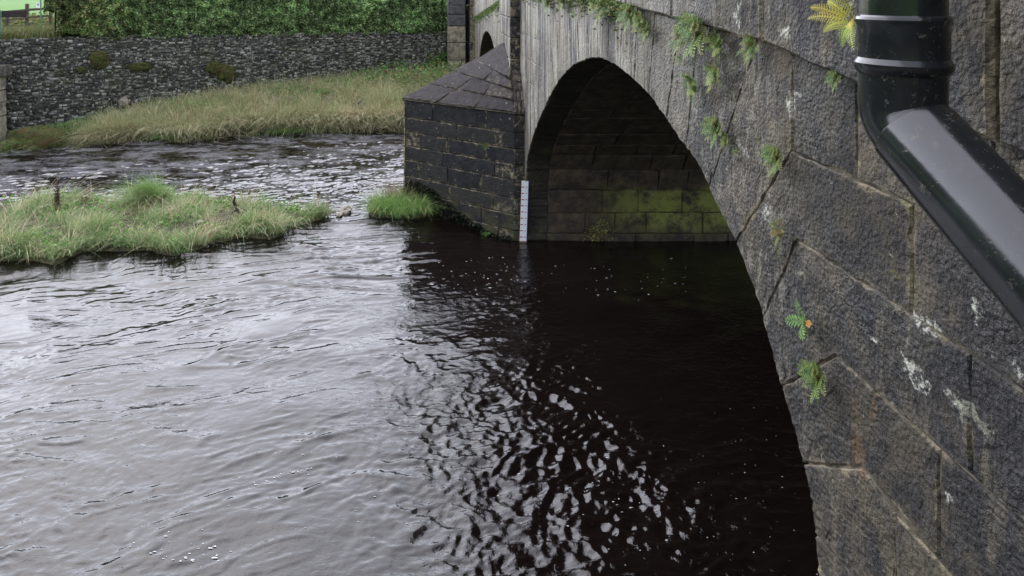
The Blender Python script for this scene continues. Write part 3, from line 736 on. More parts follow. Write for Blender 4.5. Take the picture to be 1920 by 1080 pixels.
# ------------------------------------------------------------------ fence and small notice
fn = empty('wooden_fence', (-13, 21.0, 2.4), 'weathered wooden post and rail fence at the left end of the hedge', 'fence')
def fx(x, y, Y=21.0): p = P(x, y, Y); return p - Vector(fn.location)
for (x, y0, y1, w_) in ((51, 7, 56, .085), (14, 22, 60, .07), (-40, 10, 60, .09), (95, 4, 54, .08)):
    a, b = fx(x, y0), fx(x, y1); box('post', ((a.x), a.y, (a.z + b.z) / 2), (w_, .09, abs(a.z - b.z)), M_wood, fn, .008)
def rail(x0, y0, x1, y1, t_):
    a, b = fx(x0, y0), fx(x1, y1); m = (a + b) / 2; ln = (b - a).length; ang = math.atan2(b.z - a.z, b.x - a.x)
    box('rail', (m.x, m.y - .06, m.z), (ln, .035, t_), M_wood, fn, .006, rot=(0, -ang, 0)) if False else None
    o = box('rail', (0, 0, 0), (ln, .035, t_), M_wood, fn, .006); o.location = (m.x, m.y - .07, m.z); o.rotation_euler = (0, -ang, 0)
rail(-40, 27, 52, 19, .075); rail(50, 19, 98, 15, .075); rail(-40, 42, 52, 34, .055); rail(50, 33, 98, 29, .055); rail(-40, 54, 60, 47, .05)
ns = empty('notice', (0, 0, 0), 'small white notice with a dark mark fixed where the fence meets the hedge', 'sign')
c = P(71.5, 10, 20.85); ns.location = c
box('plate', (0, 0, 0), (.115, .012, .165), M_white, ns); box('printed_mark', (0, -.008, .025), (.03, .004, .06), M_black, ns)
box('stake', (.07, .02, -.12), (.035, .03, .6), M_greenpaint, ns)

# ------------------------------------------------------------------ foliage makers
def leaves(name, pts, size, cols, mat=M_leaf, parent=None, up=.4, aspect=1.7):
    """one rhombic leaf per point"""
    n = len(pts); d = rng.normal(size=(n, 3)); d /= np.linalg.norm(d, axis=1)[:, None]
    e = rng.normal(size=(n, 3)); e[:, 2] *= up; e -= d * (e * d).sum(1)[:, None]; e /= np.linalg.norm(e, axis=1)[:, None]
    f = np.cross(d, e); s = (size * rng.uniform(.6, 1.35, n))[:, None]
    a = pts - e * s * .5; b = pts + f * s * .5 / aspect + d * s * .08; c_ = pts + e * s * .5; g_ = pts - f * s * .5 / aspect + d * s * .08
    v = np.stack([a, b, c_, g_], 1).reshape(-1, 3); fc = np.arange(4 * n).reshape(n, 4)
    return npmesh(name, v, fc, mat, parent, np.repeat(cols, 4, 0))
def blades(name, pts, h, lean, w_, cols, mat=M_grass, parent=None, seg=4, droop=.5):
    """curved grass blades; pts (n,3), h (n), lean (n,2) horizontal tip offset as a share of h"""
    n = len(pts); ang = rng.uniform(0, 2 * np.pi, n); side = np.stack([np.cos(ang), np.sin(ang) * .5, np.zeros(n)], 1)
    V = []; 
    for k in range(seg + 1):
        u = k / seg; lx = lean * (h * u ** 1.8)[:, None]
        zz_ = h * (u - droop * np.linalg.norm(lean, axis=1) * .45 * u ** 2.6)
        p = pts + np.stack([lx[:, 0], lx[:, 1], zz_], 1); ww = w_ * (1 - u ** 1.5 * .93) * .5
        V += [p - side * ww, p + side * ww]
    V = np.stack(V, 1); m = 2 * (seg + 1); base = np.arange(n)[:, None] * m
    q = np.concatenate([base + np.array([[2 * k, 2 * k + 1, 2 * k + 3, 2 * k + 2]]) for k in range(seg)], 0)
    cc = np.repeat(cols[:, None, :], m, 1); 
    return npmesh(name, V.reshape(-1, 3), q, mat, parent, cc.reshape(-1, 3))
def pal(n, cols, wts, jit=.25):
    c = np.array(cols)[rng.choice(len(cols), n, p=np.array(wts) / sum(wts))]; return c * rng.uniform(1 - jit, 1 + jit, (n, 1))

# ------------------------------------------------------------------ hedge
hg = empty('hedge', (WALL_A.x, WALL_A.y, 2.6), 'dense clipped green hedge growing along the top of the rubble retaining wall', 'hedge')
n = 95000; s0 = 2.7
s = rng.uniform(s0, WL + .1, n); hz = rng.uniform(0, 1, n) ** .9 * 1.32; dep = rng.exponential(.09, n)
s = np.where((hz < .5) & (s < s0 + .5), s + .3, s)
front = .06 - .16 * (hz / 1.32) + .11 * perlin(s * 1.3, hz * 1.6, 40) + .13 * perlin(s * 4.5, hz * 5, 45) - .10 * (np.cos(s * 3.9) > .9)
bot = -.05 + .14 * perlin(s * 1.7, s * 0, 42) + .10 * perlin(s * 6.1, s * 0 + 3, 43) + .22 * sst(s0 + 1.6, s0, s)
d = front - dep
top = np.interp(s / WL, [0, .13, 1], [2.62, 2.78, 2.62])
pts = np.stack([WALL_A.x + wd.x * s + wn.x * d, WALL_A.y + wd.y * s + wn.y * d, top + bot + hz], 1) - np.array([WALL_A.x, WALL_A.y, 2.6])
c1 = pal(n, [(.14, .235, .085), (.20, .31, .11), (.31, .40, .17), (.05, .09, .035), (.44, .46, .25)], [4, 4, 2.5, 3, 1])
c2 = pal(n, [(.10, .18, .045), (.19, .23, .07), (.25, .19, .09), (.36, .34, .16), (.05, .10, .035)], [3, 3, 2, 1, 2])
lf = sst(6.0, 3.5, s)[:, None]; pk = (rng.random((n, 1)) < lf * .85); cc = np.where(pk, c2, c1)
dk = (.62 + .55 * sst(-.3, .4, perlin(s * .8, hz * 1.1, 44))) * (.75 + .5 * sst(-.3, .35, perlin(s * 4.5, hz * 5, 45))); cc = cc * dk[:, None] * 1.2
o = leaves('foliage', pts, .066, cc, parent=hg); o['kind'] = 'stuff'
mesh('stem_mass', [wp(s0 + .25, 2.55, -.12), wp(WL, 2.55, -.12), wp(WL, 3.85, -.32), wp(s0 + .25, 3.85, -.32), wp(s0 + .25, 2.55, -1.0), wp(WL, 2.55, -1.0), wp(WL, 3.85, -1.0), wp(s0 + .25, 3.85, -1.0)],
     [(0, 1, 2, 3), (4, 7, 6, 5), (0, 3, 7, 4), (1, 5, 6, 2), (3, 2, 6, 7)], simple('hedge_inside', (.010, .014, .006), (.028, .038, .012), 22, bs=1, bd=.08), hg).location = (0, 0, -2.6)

# verge weeds left of the hedge and below the fence
n = 16000; s = rng.uniform(-1.5, 3.1, n); d = -rng.uniform(.0, 2.2, n); base = np.interp(s / WL, [0, .13, 1], [2.62, 2.78, 2.62])
pts = np.stack([WALL_A.x + wd.x * s + wn.x * d, WALL_A.y + wd.y * s + wn.y * d, base - .06 + 0 * s], 1)
cc = pal(n, [(.14, .16, .05), (.09, .13, .035), (.16, .11, .06), (.05, .08, .025), (.22, .19, .10)], [3, 3, 2, 2, 1])
tag(blades('verge_grass', pts, rng.uniform(.08, .40, n), rng.normal(0, .5, (n, 2)), .022, cc), 'rough weedy verge below the wooden fence', kind='stuff')
n = 42000; fxp = rng.uniform(-19, -9.5, n); fyp = rng.uniform(21.3, 26, n)
pts = np.stack([fxp, fyp, 2.32 + rng.random(n) ** 1.2 * (.82 + .25 * perlin(fxp * .7, fyp * .7, 4))], 1)
tag(leaves('bramble_growth', pts, .10, pal(n, [(.10, .15, .04), (.17, .16, .06), (.06, .10, .03), (.20, .13, .07)], [3, 3, 2, 1.2])), 'yellow green bramble growth behind the wooden fence', kind='stuff')

# ------------------------------------------------------------------ far bank
edge_px = [(-160, 300), (-40, 292), (40, 276), (110, 270), (200, 267), (300, 262), (350, 266), (420, 256), (540, 250), (650, 249), (757, 248), (850, 246), (905, 240)]
edge = np.array([PG(x, y, .16) for x, y in edge_px])
def edgeY(x): return np.interp(x, edge[:, 0], edge[:, 1])
def wallY(x): return WALL_A.y + (x - WALL_A.x) * wd.y / wd.x
def bank_z(x, y):
    e = edgeY(x); wy = wallY(x); u = np.clip((y - e) / np.maximum(wy - e, .3), -.4, 1.3)
    wz = np.interp(x, [-12.5, -9.5, -8, -6, -4, 0.7, 1.5], [-.2, .22, .55, .82, 1.0, 1.12, 1.1]); pk = np.interp(x, [-12, -10, -8.2, -6, -2, 1.5], [.02, .16, .38, .55, .62, .62])
    z = np.where(u < 0, -.5 + (u + .4) / .4 * .45, 0) 
    lip = pk * .62
    z = np.where(u >= 0, lip * sst(-.02, .07, u) + (wz - lip) * np.clip(u, 0, 1) ** .8, z)
    return z + .05 * perlin(x * 1.1, y * 1.1, 50) * (u > 0)
xs = np.linspace(-13, 1.9, 150); us = np.concatenate([np.linspace(-.3, 0, 6), np.linspace(.01, 1.06, 44)])
XX = np.repeat(xs[None], len(us), 0); e = edgeY(xs); wy = wallY(xs); YY = e[None] + (wy - e)[None] * us[:, None]; ZZ = bank_z(XX, YY)
v = np.stack([XX.ravel(), YY.ravel(), ZZ.ravel()], 1); ny, nx = XX.shape; i = np.arange(ny * nx).reshape(ny, nx)
f = np.stack([i[:-1, :-1].ravel(), i[:-1, 1:].ravel(), i[1:, 1:].ravel(), i[1:, :-1].ravel()], 1)
tag(npmesh('river_bank', v, f, M_soil, smooth=True), 'eroded dark soil bank below the rubble wall', kind='structure')
def bank_grass(name, n, umin, umax, hmin, hmax, cols, wts, w_=.018, toward=.5, xr=(-10.6, 1.6), clump=2.2, label=''):
    cx = rng.uniform(*xr, n // 34); cu = rng.uniform(umin, umax, n // 34)
    ii = rng.integers(0, n // 34, n); x = cx[ii] + rng.normal(0, .11, n); e = edgeY(x); wy = wallY(x)
    y = e + (wy - e) * cu[ii] + rng.normal(0, .06, n); y = np.clip(y, e + .0, wy - .03); z = bank_z(x, y)
    u = (y - e) / (wy - e)
    h = rng.uniform(hmin, hmax, n) * (.7 + .5 * rng.random(n // 34)[ii]); ca = rng.normal(0, .45, (n // 34, 2))[ii]
    lean = ca + rng.normal(0, .2, (n, 2)) + np.stack([x - cx[ii], np.zeros(n)], 1) * 6.0; lean[:, 1] -= toward * np.where(u < .15, 1.7, .5) * rng.random(n)
    left = sst(-8.0, -10, x); h = h * (1 - .45 * left)
    cc = pal(n, cols, wts) * (rng.uniform(.55, 1.25, n // 34)[ii])[:, None]
    cl = np.array(cols)[rng.choice(len(cols), n // 34, p=np.array(wts) / sum(wts))][ii]; cc = .45 * cc + .55 * cl * rng.uniform(.8, 1.2, (n, 1))
    gr = left[:, None] * (rng.random((n, 1)) < .7); cc = np.where(gr > .4, pal(n, [(.10, .17, .035), (.16, .21, .06), (.06, .11, .03)], [2, 1, 2]), cc)
    return tag(blades(name, np.stack([x, y, z - .02], 1), h, lean, w_, cc, seg=4, droop=.8), label, kind='stuff')
TAN = [(.50, .42, .26), (.66, .58, .40), (.36, .40, .18), (.22, .31, .11), (.38, .25, .16), (.13, .17, .06)]
bank_grass('bank_grass', 36000, .0, 1.0, .26, .72, TAN, [3.6, 2.6, 4, 4, 1.4, 1.3], label='long tan and green grass drooping over the far river bank')
bank_grass('bank_edge_grass', 13000, .035, .14, .25, .50, TAN, [5, 4, 3, 2, 1.2, .6], toward=1.0, w_=.017, label='pale dead grass hanging over the water edge of the far bank')
n = 13000; x = rng.uniform(-11, 1.6, n); e = edgeY(x); wy = wallY(x); u = rng.uniform(.45, 1, n); y = e + (wy - e) * u; m = perlin(x * .9, y * .9, 60) + .22 * (x > -2.5) + .2 * (x < -8.5) > .1
x, y, u = x[m], y[m], u[m]; n = len(x)
tag(leaves('bank_weeds', np.stack([x, y, bank_z(x, y) + rng.random(n) * (.35 + .5 * sst(-3, 0, x))], 1), .08, pal(n, [(.12, .24, .06), (.19, .32, .09), (.07, .16, .05), (.26, .22, .08), (.24, .12, .06)], [3, 3, 2, 1.5, .7])), 'leafy green and rusty weeds along the foot of the rubble wall', kind='stuff')

def blob(name, c, r, mat, seed=0, sub=3, amp=.25, parent=None, fr_=2.0):
    bm = bmesh.new(); bmesh.ops.create_icosphere(bm, subdivisions=sub, radius=1)
    from mathutils import noise
    for v in bm.verts:
        k = 1 + amp * noise.noise(v.co * fr_ * .7 + Vector((seed * 7.3, seed, 0))) + amp * .4 * noise.noise(v.co * fr_ * 2.4 + Vector((seed, 0, 3)))
        v.co = Vector((v.co.x * r[0] * k, v.co.y * r[1] * k, v.co.z * r[2] * k))
    for f in bm.faces: f.smooth = mat is M_moss
    me = bpy.data.meshes.new(name); bm.to_mesh(me); bm.free(); o = link(name, me, mat, parent); o.location = c; return o
# moss cushions on the wall
for (x, y, rx, ry, lab) in ((186, 112, 17, 15, 'large olive moss cushion with rusty lower edge high on the wall, left of the others'), (262, 125, 20, 8, 'flat brown moss patch between the two big cushions on the rubble wall'),
                        (402, 128, 14, 13, 'small dark moss patch left of the largest moss cushion on the wall'), (424, 138, 17, 15, 'rounded olive moss cushion above the tan grass in mid wall'), (152, 131, 8, 6, 'tiny moss patch just below the large rusty edged cushion')):
    s = None
    # intersect with the wall plane
    best = min(np.linspace(0, WL, 600), key=lambda q: abs((WALL_A + wd * q).x / (WALL_A + wd * q).y - (x - U0) / F)); q = WALL_A + wd * best + wn * .05
    sc = F / q.y; o = blob('moss_patch', (q.x, q.y, CAM_Z - (y - V0) / sc), (rx / sc, .07, ry / sc), M_moss, x, 4, .45, fr_=3)
    o.rotation_euler = (0, 0, math.atan2(wd.y, wd.x)); tag(o, lab, 'moss', 'moss patches on the retaining wall')
p = P(72, 243, 17.35); tag(blob('mossy_boulder', (p.x, p.y, .12), (.75, .45, .52), M_moss, 3, 4, .3), 'low mossy boulder at the water by the pale pillar', 'boulder')
p = P(232, 192, 18.9); tag(blob('pale_boulder', (p.x, p.y, p.z), (.12, .15, .14), simple('dull_rock', (.12, .10, .08), (.24, .21, .16), 10), 5, 3, .3), 'pale upright boulder leaning on the foot of the rubble wall', 'boulder')
p = P(538, 254, 18.9); tag(blob('river_stone', (p.x, p.y, .12), (.13, .12, .13), M_palerock, 6, 3, .3), 'whitish stone in a grass tuft at the edge of the far bank', 'stone')

# ------------------------------------------------------------------ island
isl_lo = [(-180, 520), (0, 492), (50, 486), (105, 492), (160, 470), (250, 470), (330, 480), (400, 460), (455, 447), (510, 452), (560, 432), (606, 418)]
isl_hi = [(606, 416), (560, 414), (480, 406), (400, 400), (330, 392), (270, 392), (180, 396), (100, 398), (0, 402), (-180, 405)]
poly = np.array([PG(x, y, .06) for x, y in isl_lo + isl_hi])
def inside(x, y, P_):
    r = np.zeros(len(x), bool); j = len(P_) - 1
    for i in range(len(P_)):
        xi, yi, xj, yj = *P_[i], *P_[j]; c = ((yi > y) != (yj > y)) & (x < (xj - xi) * (y - yi) / (yj - yi + 1e-12) + xi); r ^= c; j = i
    return r
def edist(x, y, P_):
    d = np.full(len(x), 9.); 
    for i in range(len(P_)):
        a = P_[i - 1]; b = P_[i]; ab = b - a; t_ = np.clip(((x - a[0]) * ab[0] + (y - a[1]) * ab[1]) / (ab @ ab), 0, 1); d = np.minimum(d, np.hypot(x - a[0] - ab[0] * t_, y - a[1] - ab[1] * t_))
    return d
xs = np.linspace(-9.9, -.9, 150); ys = np.linspace(9.4, 13.2, 64); XX, YY = np.meshgrid(xs, ys); xx, yy = XX.ravel(), YY.ravel()
ins = inside(xx, yy, poly); ed = edist(xx, yy, poly); zi = wbase(xx, yy) + np.where(ins, .03 + .13 * sst(0, .35, ed), .03 - .5 * sst(0, .4, ed)) + .03 * perlin(xx * 2, yy * 2, 70)
i = np.arange(len(xx)).reshape(XX.shape); f = np.stack([i[:-1, :-1].ravel(), i[:-1, 1:].ravel(), i[1:, 1:].ravel(), i[1:, :-1].ravel()], 1)
tag(npmesh('gravel_island', np.stack([xx, yy, zi], 1), f, M_bank, smooth=True), 'low overgrown island in mid river', kind='structure')
def island_grass(name, n, hmin, hmax, cols, wts, label, w_=.014, mask=None, leanb=(.25, -.15)):
    K_ = n // 14; cx = rng.uniform(-9.9, -.9, K_ * 4); cy = rng.uniform(9.6, 13, K_ * 4); k = inside(cx, cy, poly)
    if mask is not None: k &= mask(cx, cy)
    cx, cy = cx[k], cy[k]; K_ = len(cx); ii = rng.integers(0, K_, n); x = cx[ii] + rng.normal(0, .05, n); y = cy[ii] + rng.normal(0, .05, n)
    cl = np.array(cols)[rng.choice(len(cols), K_, p=np.array(wts) / sum(wts))][ii]; cc = .5 * pal(n, cols, wts) + .5 * cl * rng.uniform(.75, 1.25, (n, 1))
    h = rng.uniform(hmin, hmax, n) * (.6 + .7 * rng.random(K_)[ii]); hm = .8 + 1.3 * perlin(x * 1.3, y * 1.6, 71); h = h * np.clip(hm, .35, 1.7); lean = rng.normal(0, .5, (K_, 2))[ii] + rng.normal(0, .25, (n, 2)) + np.array(leanb) + np.stack([x - cx[ii], (y - cy[ii])], 1) * 7.0
    return tag(blades(name, np.stack([x, y, wbase(x, y) + .05], 1), h, lean, w_, cc, droop=.8), label, kind='stuff')
GR = [(.18, .30, .09), (.27, .38, .17), (.10, .20, .055), (.38, .42, .20), (.50, .43, .28), (.34, .24, .14)]
island_grass('island_grass', 42000, .12, .36, GR, [3.4, 3.0, 3.6, 2.0, 1.1, .8], 'lush green grass covering the low river island')
island_grass('island_dead_grass', 3400, .30, .62, [(.56, .48, .32), (.46, .34, .22), (.62, .55, .40)], [2, 1, 1], 'pale dead grass stalks sticking out of the island grass', w_=.008)
island_grass('island_tall_grass', 2000, .32, .55, [(.14, .26, .07), (.2, .3, .1)], [1, 1], 'taller bright green clump at the back of the island', mask=lambda x, y: np.hypot(x + 4.75, (y - 12.3)) < .27, leanb=(0, 0))
n = 16000; x = rng.uniform(-9.9, -1.2, n); y = rng.uniform(9.6, 12.6, n); k = inside(x, y, poly) & (perlin(x * 1.4, y * 1.4, 75) > .0); x, y = x[k], y[k]; n = len(x)
tag(leaves('island_weeds', np.stack([x, y, .06 + wbase(x, y) + rng.random(n) * .2], 1), .06, pal(n, [(.11, .25, .04), (.16, .30, .06), (.07, .15, .03)], [2, 1, 1])), 'small broad leaved weeds among the island grass', kind='stuff')

# single things in the river
def stick(name, pts, rad, mat, parent=None):
    return tube(name, [Vector(p) for p in pts], rad, mat, parent, n=7)
br = empty('dead_branch', P(468, 425, 11.5), 'dark crooked dead branch standing near the tip of the grassy island', 'branch')
def bl(x, y, Y=11.5): return P(x, y, Y) - Vector(br.location)
stick('main_stem', [bl(480, 432), bl(466, 420), bl(452, 405), bl(444, 390), bl(438, 378), bl(441, 368)], [.035, .045, .03, .026, .026, .012], M_twig, br)
stick('side_twig', [bl(446, 392), bl(436, 398), bl(433, 404)], [.02, .015, .006], M_twig, br); stick('side_twig', [bl(455, 409), bl(458, 426), bl(470, 436), bl(482, 428)], [.02, .018, .014, .008], M_twig, br)
dk_ = empty('dock_stem', P(108, 425, 11.6), 'dark brown seeded dock stems standing on the left of the island', 'weed')
for k in range(5):
    x0 = 108 + random.uniform(-7, 7); a = P(x0, 425, 11.6) - Vector(dk_.location); b = P(x0 + random.uniform(-10, 10), 345 + 22 * random.random(), 11.6) - Vector(dk_.location)
    stick('stem', [a, (a + b) / 2 + Vector((.01, 0, 0)), b], [.008, .006, .003], M_twig, dk_)
    nn = 130; tt = rng.random(nn)[:, None] * .75 + .25; pts = np.array(a)[None] * (1 - tt) + np.array(b)[None] * tt + rng.normal(0, .022, (nn, 3))
    leaves('seed_head', pts, .03, pal(nn, [(.06, .035, .025), (.10, .055, .035)], [1, 1]), parent=dk_)['kind'] = 'stuff'
db = empty('dock_stem', P(165, 400, 12.0), 'reddish brown dead stems at the back of the island, right of the dark dock', 'weed')
for k in range(6):
    a = P(150 + 30 * random.random(), 400, 12) - Vector(db.location); b = a + Vector((random.uniform(-.12, .12), 0, random.uniform(.2, .38)))
    stick('stem', [a, (a + b) / 2, b], [.006, .005, .003], M_twig, db)
    nn = 60; tt = rng.random(nn)[:, None]; pts = np.array(a)[None] * (1 - tt) + np.array(b)[None] * tt + rng.normal(0, .02, (nn, 3)); leaves('seed_head', pts, .03, pal(nn, [(.16, .09, .05), (.10, .055, .035)], [1, 1]), parent=db)['kind'] = 'stuff'
for k, (x, y, r_, lab) in enumerate(((648, 404, .11, 'pale wet rock breaking the riffle between island and cutwater'), (636, 412, .06, 'small pale rock just below the larger riffle rock'), (512, 424, .07, 'small grey stone at the water edge of the island tip'), (378, 437, .07, 'pinkish stone showing in the island grass'))):
    X_, Y_ = PG(x, y, .1); tag(blob('river_stone', (X_, Y_, float(wbase(X_, Y_)) + (.03 if k < 3 else .14)), (r_, r_, r_ * .8), M_palerock, k + 20, 3, .4), lab, 'stone')

# tuft of grass and weeds at the cutwater nose
def tuft(name, region, n, hmin, hmax, cols, wts, label, leanb=(0, -.2), w_=.010, z0=.05):
    pp = np.array([PG(x, y, z0) for x, y in region]); lo, hi = pp.min(0), pp.max(0); K_ = max(6, n // 60); cx = rng.uniform(lo[0], hi[0], K_ * 4); cy = rng.uniform(lo[1], hi[1], K_ * 4); k = inside(cx, cy, pp); cx, cy = cx[k], cy[k]; K_ = len(cx)
    ii = rng.integers(0, K_, n); x = cx[ii] + rng.normal(0, .05, n); y = cy[ii] + rng.normal(0, .05, n); cl = np.array(cols)[rng.choice(len(cols), K_, p=np.array(wts) / sum(wts))][ii]
    h = rng.uniform(hmin, hmax, n) * rng.uniform(.6, 1.15, K_)[ii]; lean = rng.normal(0, .5, (K_, 2))[ii] + rng.normal(0, .25, (n, 2)) + np.array(leanb) + np.stack([x - cx[ii], y - cy[ii]], 1) * 7
    return tag(blades(name, np.stack([x, y, wbase(x, y) + .03], 1), h, lean, w_, .45 * pal(n, cols, wts) + .55 * cl * rng.uniform(.7, 1.2, (n, 1)), droop=.9), label, kind='stuff')
reg = [(692, 412), (700, 404), (735, 398), (770, 396), (800, 404), (806, 414), (780, 419), (740, 419), (705, 418)]
pp = np.array([PG(x, y, .06) for x, y in reg]); cpt = pp.mean(0)
mesh('silt_mound', [(x, y, .20) for x, y in pp] + [(cpt[0], cpt[1], .28)] + [(cpt[0] + (x - cpt[0]) * 1.25, cpt[1] + (y - cpt[1]) * 1.25, -.3) for x, y in pp],
     [(k, (k + 1) % 9, 9) for k in range(9)] + [(10 + k, 10 + (k + 1) % 9, (k + 1) % 9, k) for k in range(9)], M_bank)['kind'] = 'structure'
bpy.data.objects['silt_mound']['label'] = 'small silt mound at the nose of the cutwater'
tuft('cutwater_grass', reg, 4200, .12, .42, [(.13, .30, .06), (.21, .38, .10), (.40, .40, .16), (.3, .22, .12)], [4, 2.5, 1.5, .8], 'bright green grass tuft growing at the nose of the cutwater')
tuft('cutwater_dead_stems', [(700, 408), (730, 398), (765, 398), (790, 408)], 420, .35, .80, [(.26, .18, .13), (.18, .12, .08), (.36, .34, .18)], [1, 1, 1], 'reddish dead weed stems above the grass tuft by the cutwater', leanb=(0, 0), w_=.007)
tuft('island_tip_grass', [(590, 420), (598, 412), (612, 412), (616, 420)], 260, .12, .34, [(.16, .22, .08), (.34, .32, .2)], [1, 1], 'thin pale tuft at the downstream tip of the island')
for nm, rg, lab in (('waterline_grass', [(262, 270), (280, 262), (340, 262), (362, 268), (330, 272)], 'short bright green grass lying on the water at the foot of the far bank'),
                    ('stone_side_grass', [(508, 258), (520, 250), (560, 250), (565, 257)], 'small green tuft around the whitish stone of the far bank'),
                    ('left_bank_grass', [(30, 285), (60, 268), (120, 265), (250, 263), (250, 268), (90, 280)], 'green grass trailing into the water beside the mossy boulder')):
    tuft(nm, rg, 1500, .15, .34, [(.16, .32, .07), (.26, .40, .12), (.30, .32, .14)], [2, 2, 1], lab, leanb=(.1, -.6), w_=.016)
# climbing weeds at the right end of the rubble wall
n = 2600; q = rng.uniform(0, 1, n) ** .7; s = WL - 2.2 + q * 2.2; zz_ = .9 + rng.random(n) ** 1.6 * (.15 + .95 * q)
pts = np.stack([WALL_A.x + wd.x * s + wn.x * (.06 + .1 * rng.random(n)), WALL_A.y + wd.y * s + wn.y * (.06 + .1 * rng.random(n)), zz_], 1)
tag(leaves('climbing_weeds', pts, .075, pal(n, [(.10, .20, .05), (.18, .28, .08), (.05, .10, .03)], [2, 1, 1])), 'leafy weeds climbing the right end of the rubble wall', kind='stuff')
# dark moss hanging on the cutwater foot
U = (NO - A1).normalized(); N = Vector((U.y, -U.x, 0)); N = N if N.x < 0 else -N
n = 12000; q = rng.uniform(0, 1, n); zz_ = rng.uniform(0, .62, n); cut_line = .05 + .62 * sst(.12, .95, q) * (1 - .35 * sst(.86, 1, q)) + .12 * perlin(q * 9, q * 0, 80); k = zz_ < cut_line
q, zz_ = q[k], zz_[k]; n = len(q); base = np.array(A1)[None] + np.array(U)[None] * (q * (NO - A1).length)[:, None]; thick = .02 + .07 * rng.random(n) * (1 + perlin(q * 14, zz_ * 8, 81))
pts = base + np.array(N)[None] * thick[:, None]; pts[:, 2] = zz_
tag(leaves('cutwater_moss', pts, .045, pal(n, [(.010, .014, .006), (.018, .022, .009), (.028, .034, .010), (.012, .010, .007)], [3, 3, 1, 3])), 'very dark wet moss clinging to the foot of the cutwater', kind='stuff')
for x, y, lab in ((868, 432, 'single floating green leaf beside the mossy cutwater foot'), (912, 442, 'small green sprig at the waterline near the gauge board')):
    X_, Y_ = PG(x, y, .0); nn = 6 if x < 900 else 26; pts = np.stack([X_ + rng.normal(0, .035 if nn > 6 else .01, nn), Y_ - .05 + rng.normal(0, .02, nn), .03 + .03 * rng.random(nn)], 1)
    tag(leaves('water_sprig', pts, .07, pal(nn, [(.12, .24, .05)], [1])), lab, 'plant')

# ------------------------------------------------------------------ ferns on the bridge
def fern_mesh(name, seed, nf=18, ln=1.0, pairs=11, lw=.17, col=((.10, .19, .035), (.22, .32, .07), (.04, .08, .018), (.27, .30, .09)), spread=1.0, lobed=False):
    """fronds spring from the origin; wall normal is -X; unit size"""
    r = random.Random(seed); V = []; Fc = []; C = []
    def add(ps, c):
        b = len(V); V.extend(ps); Fc.append((b, b + 1, b + 2, b + 3)); C.extend([c] * 4)
    for k in range(nf):
        th = r.uniform(-.35, math.pi + .35) if r.random() < .62 else r.uniform(-math.pi, 0); c = r.choice(col); s = r.uniform(.75, 1.25); c = tuple(q * s for q in c); L_ = ln * (r.uniform(.32, .72) if not lobed else r.uniform(.6, 1.05))
        if r.random() < .12: c = (.22 * s, .15 * s, .05 * s)
        dy, dz = math.cos(th) * spread, math.sin(th); out = r.uniform(.3, .9); dr = r.uniform(.0, .42); rad = 0 if lobed else .34 * ln * r.random() ** .6; ta = r.uniform(0, 6.28); o = Vector((-.05 * ln, rad * math.cos(ta), rad * math.sin(ta)))
        pr = []
        for i in range(pairs + 2):
            u = i / (pairs + 1); pr.append(o + Vector((-out * L_ * (u - .45 * u * u), dy * L_ * u * .85, dz * L_ * u * .85 - dr * L_ * u * u)))
        for i in range(pairs):
            p = pr[i + 1]; d = (pr[i + 2] - pr[i]).normalized(); sd = d.cross(Vector((-1, 0, .3))).normalized(); u = (i + 1) / (pairs + 1)
            w0 = lw * L_ * math.sin(math.pi * min(1, u * .85 + .18)) ** .8; t0 = L_ / (pairs + 1) * (.46 if not lobed else .62)
            for sg in (-1, 1):
                tip = p + sd * sg * w0 + d * w0 * .35 + Vector((0, 0, -.1 * w0)); add([p - d * t0, (p - d * t0 * .7).lerp(tip, .6), tip, (p + d * t0).lerp(tip, .45)], c)
        for i in range(pairs + 1):
            a, b = pr[i], pr[i + 1]; q = Vector((0, .008, .008)) * ln; add([a - q, b - q, b + q, a + q], tuple(z_ * .7 for z_ in c))
    me = bpy.data.meshes.new(name); me.from_pydata([tuple(p) for p in V], [], Fc); me.update()
    at = me.color_attributes.new('tint', 'FLOAT_COLOR', 'POINT'); at.data.foreach_set('color', np.array([(*c, 1) for c in C], np.float32).ravel()); me.materials.append(M_leaf); return me
protos = [fern_mesh('fern', s_, nf=n_, pairs=7, lw=.24) for s_, n_ in ((1, 84), (2, 74), (3, 66), (4, 90))]
small = [fern_mesh('fern', 11, nf=14, pairs=6, lw=.2), fern_mesh('fern', 12, nf=11, pairs=6, lw=.22, col=((.16, .19, .05), (.24, .23, .08)))]
tall = fern_mesh('fern', 21, nf=26, pairs=9, lw=.13, col=((.17, .21, .05), (.26, .28, .07), (.20, .15, .06)), spread=.45)
GF = 'small ferns rooted in the bridge joints'
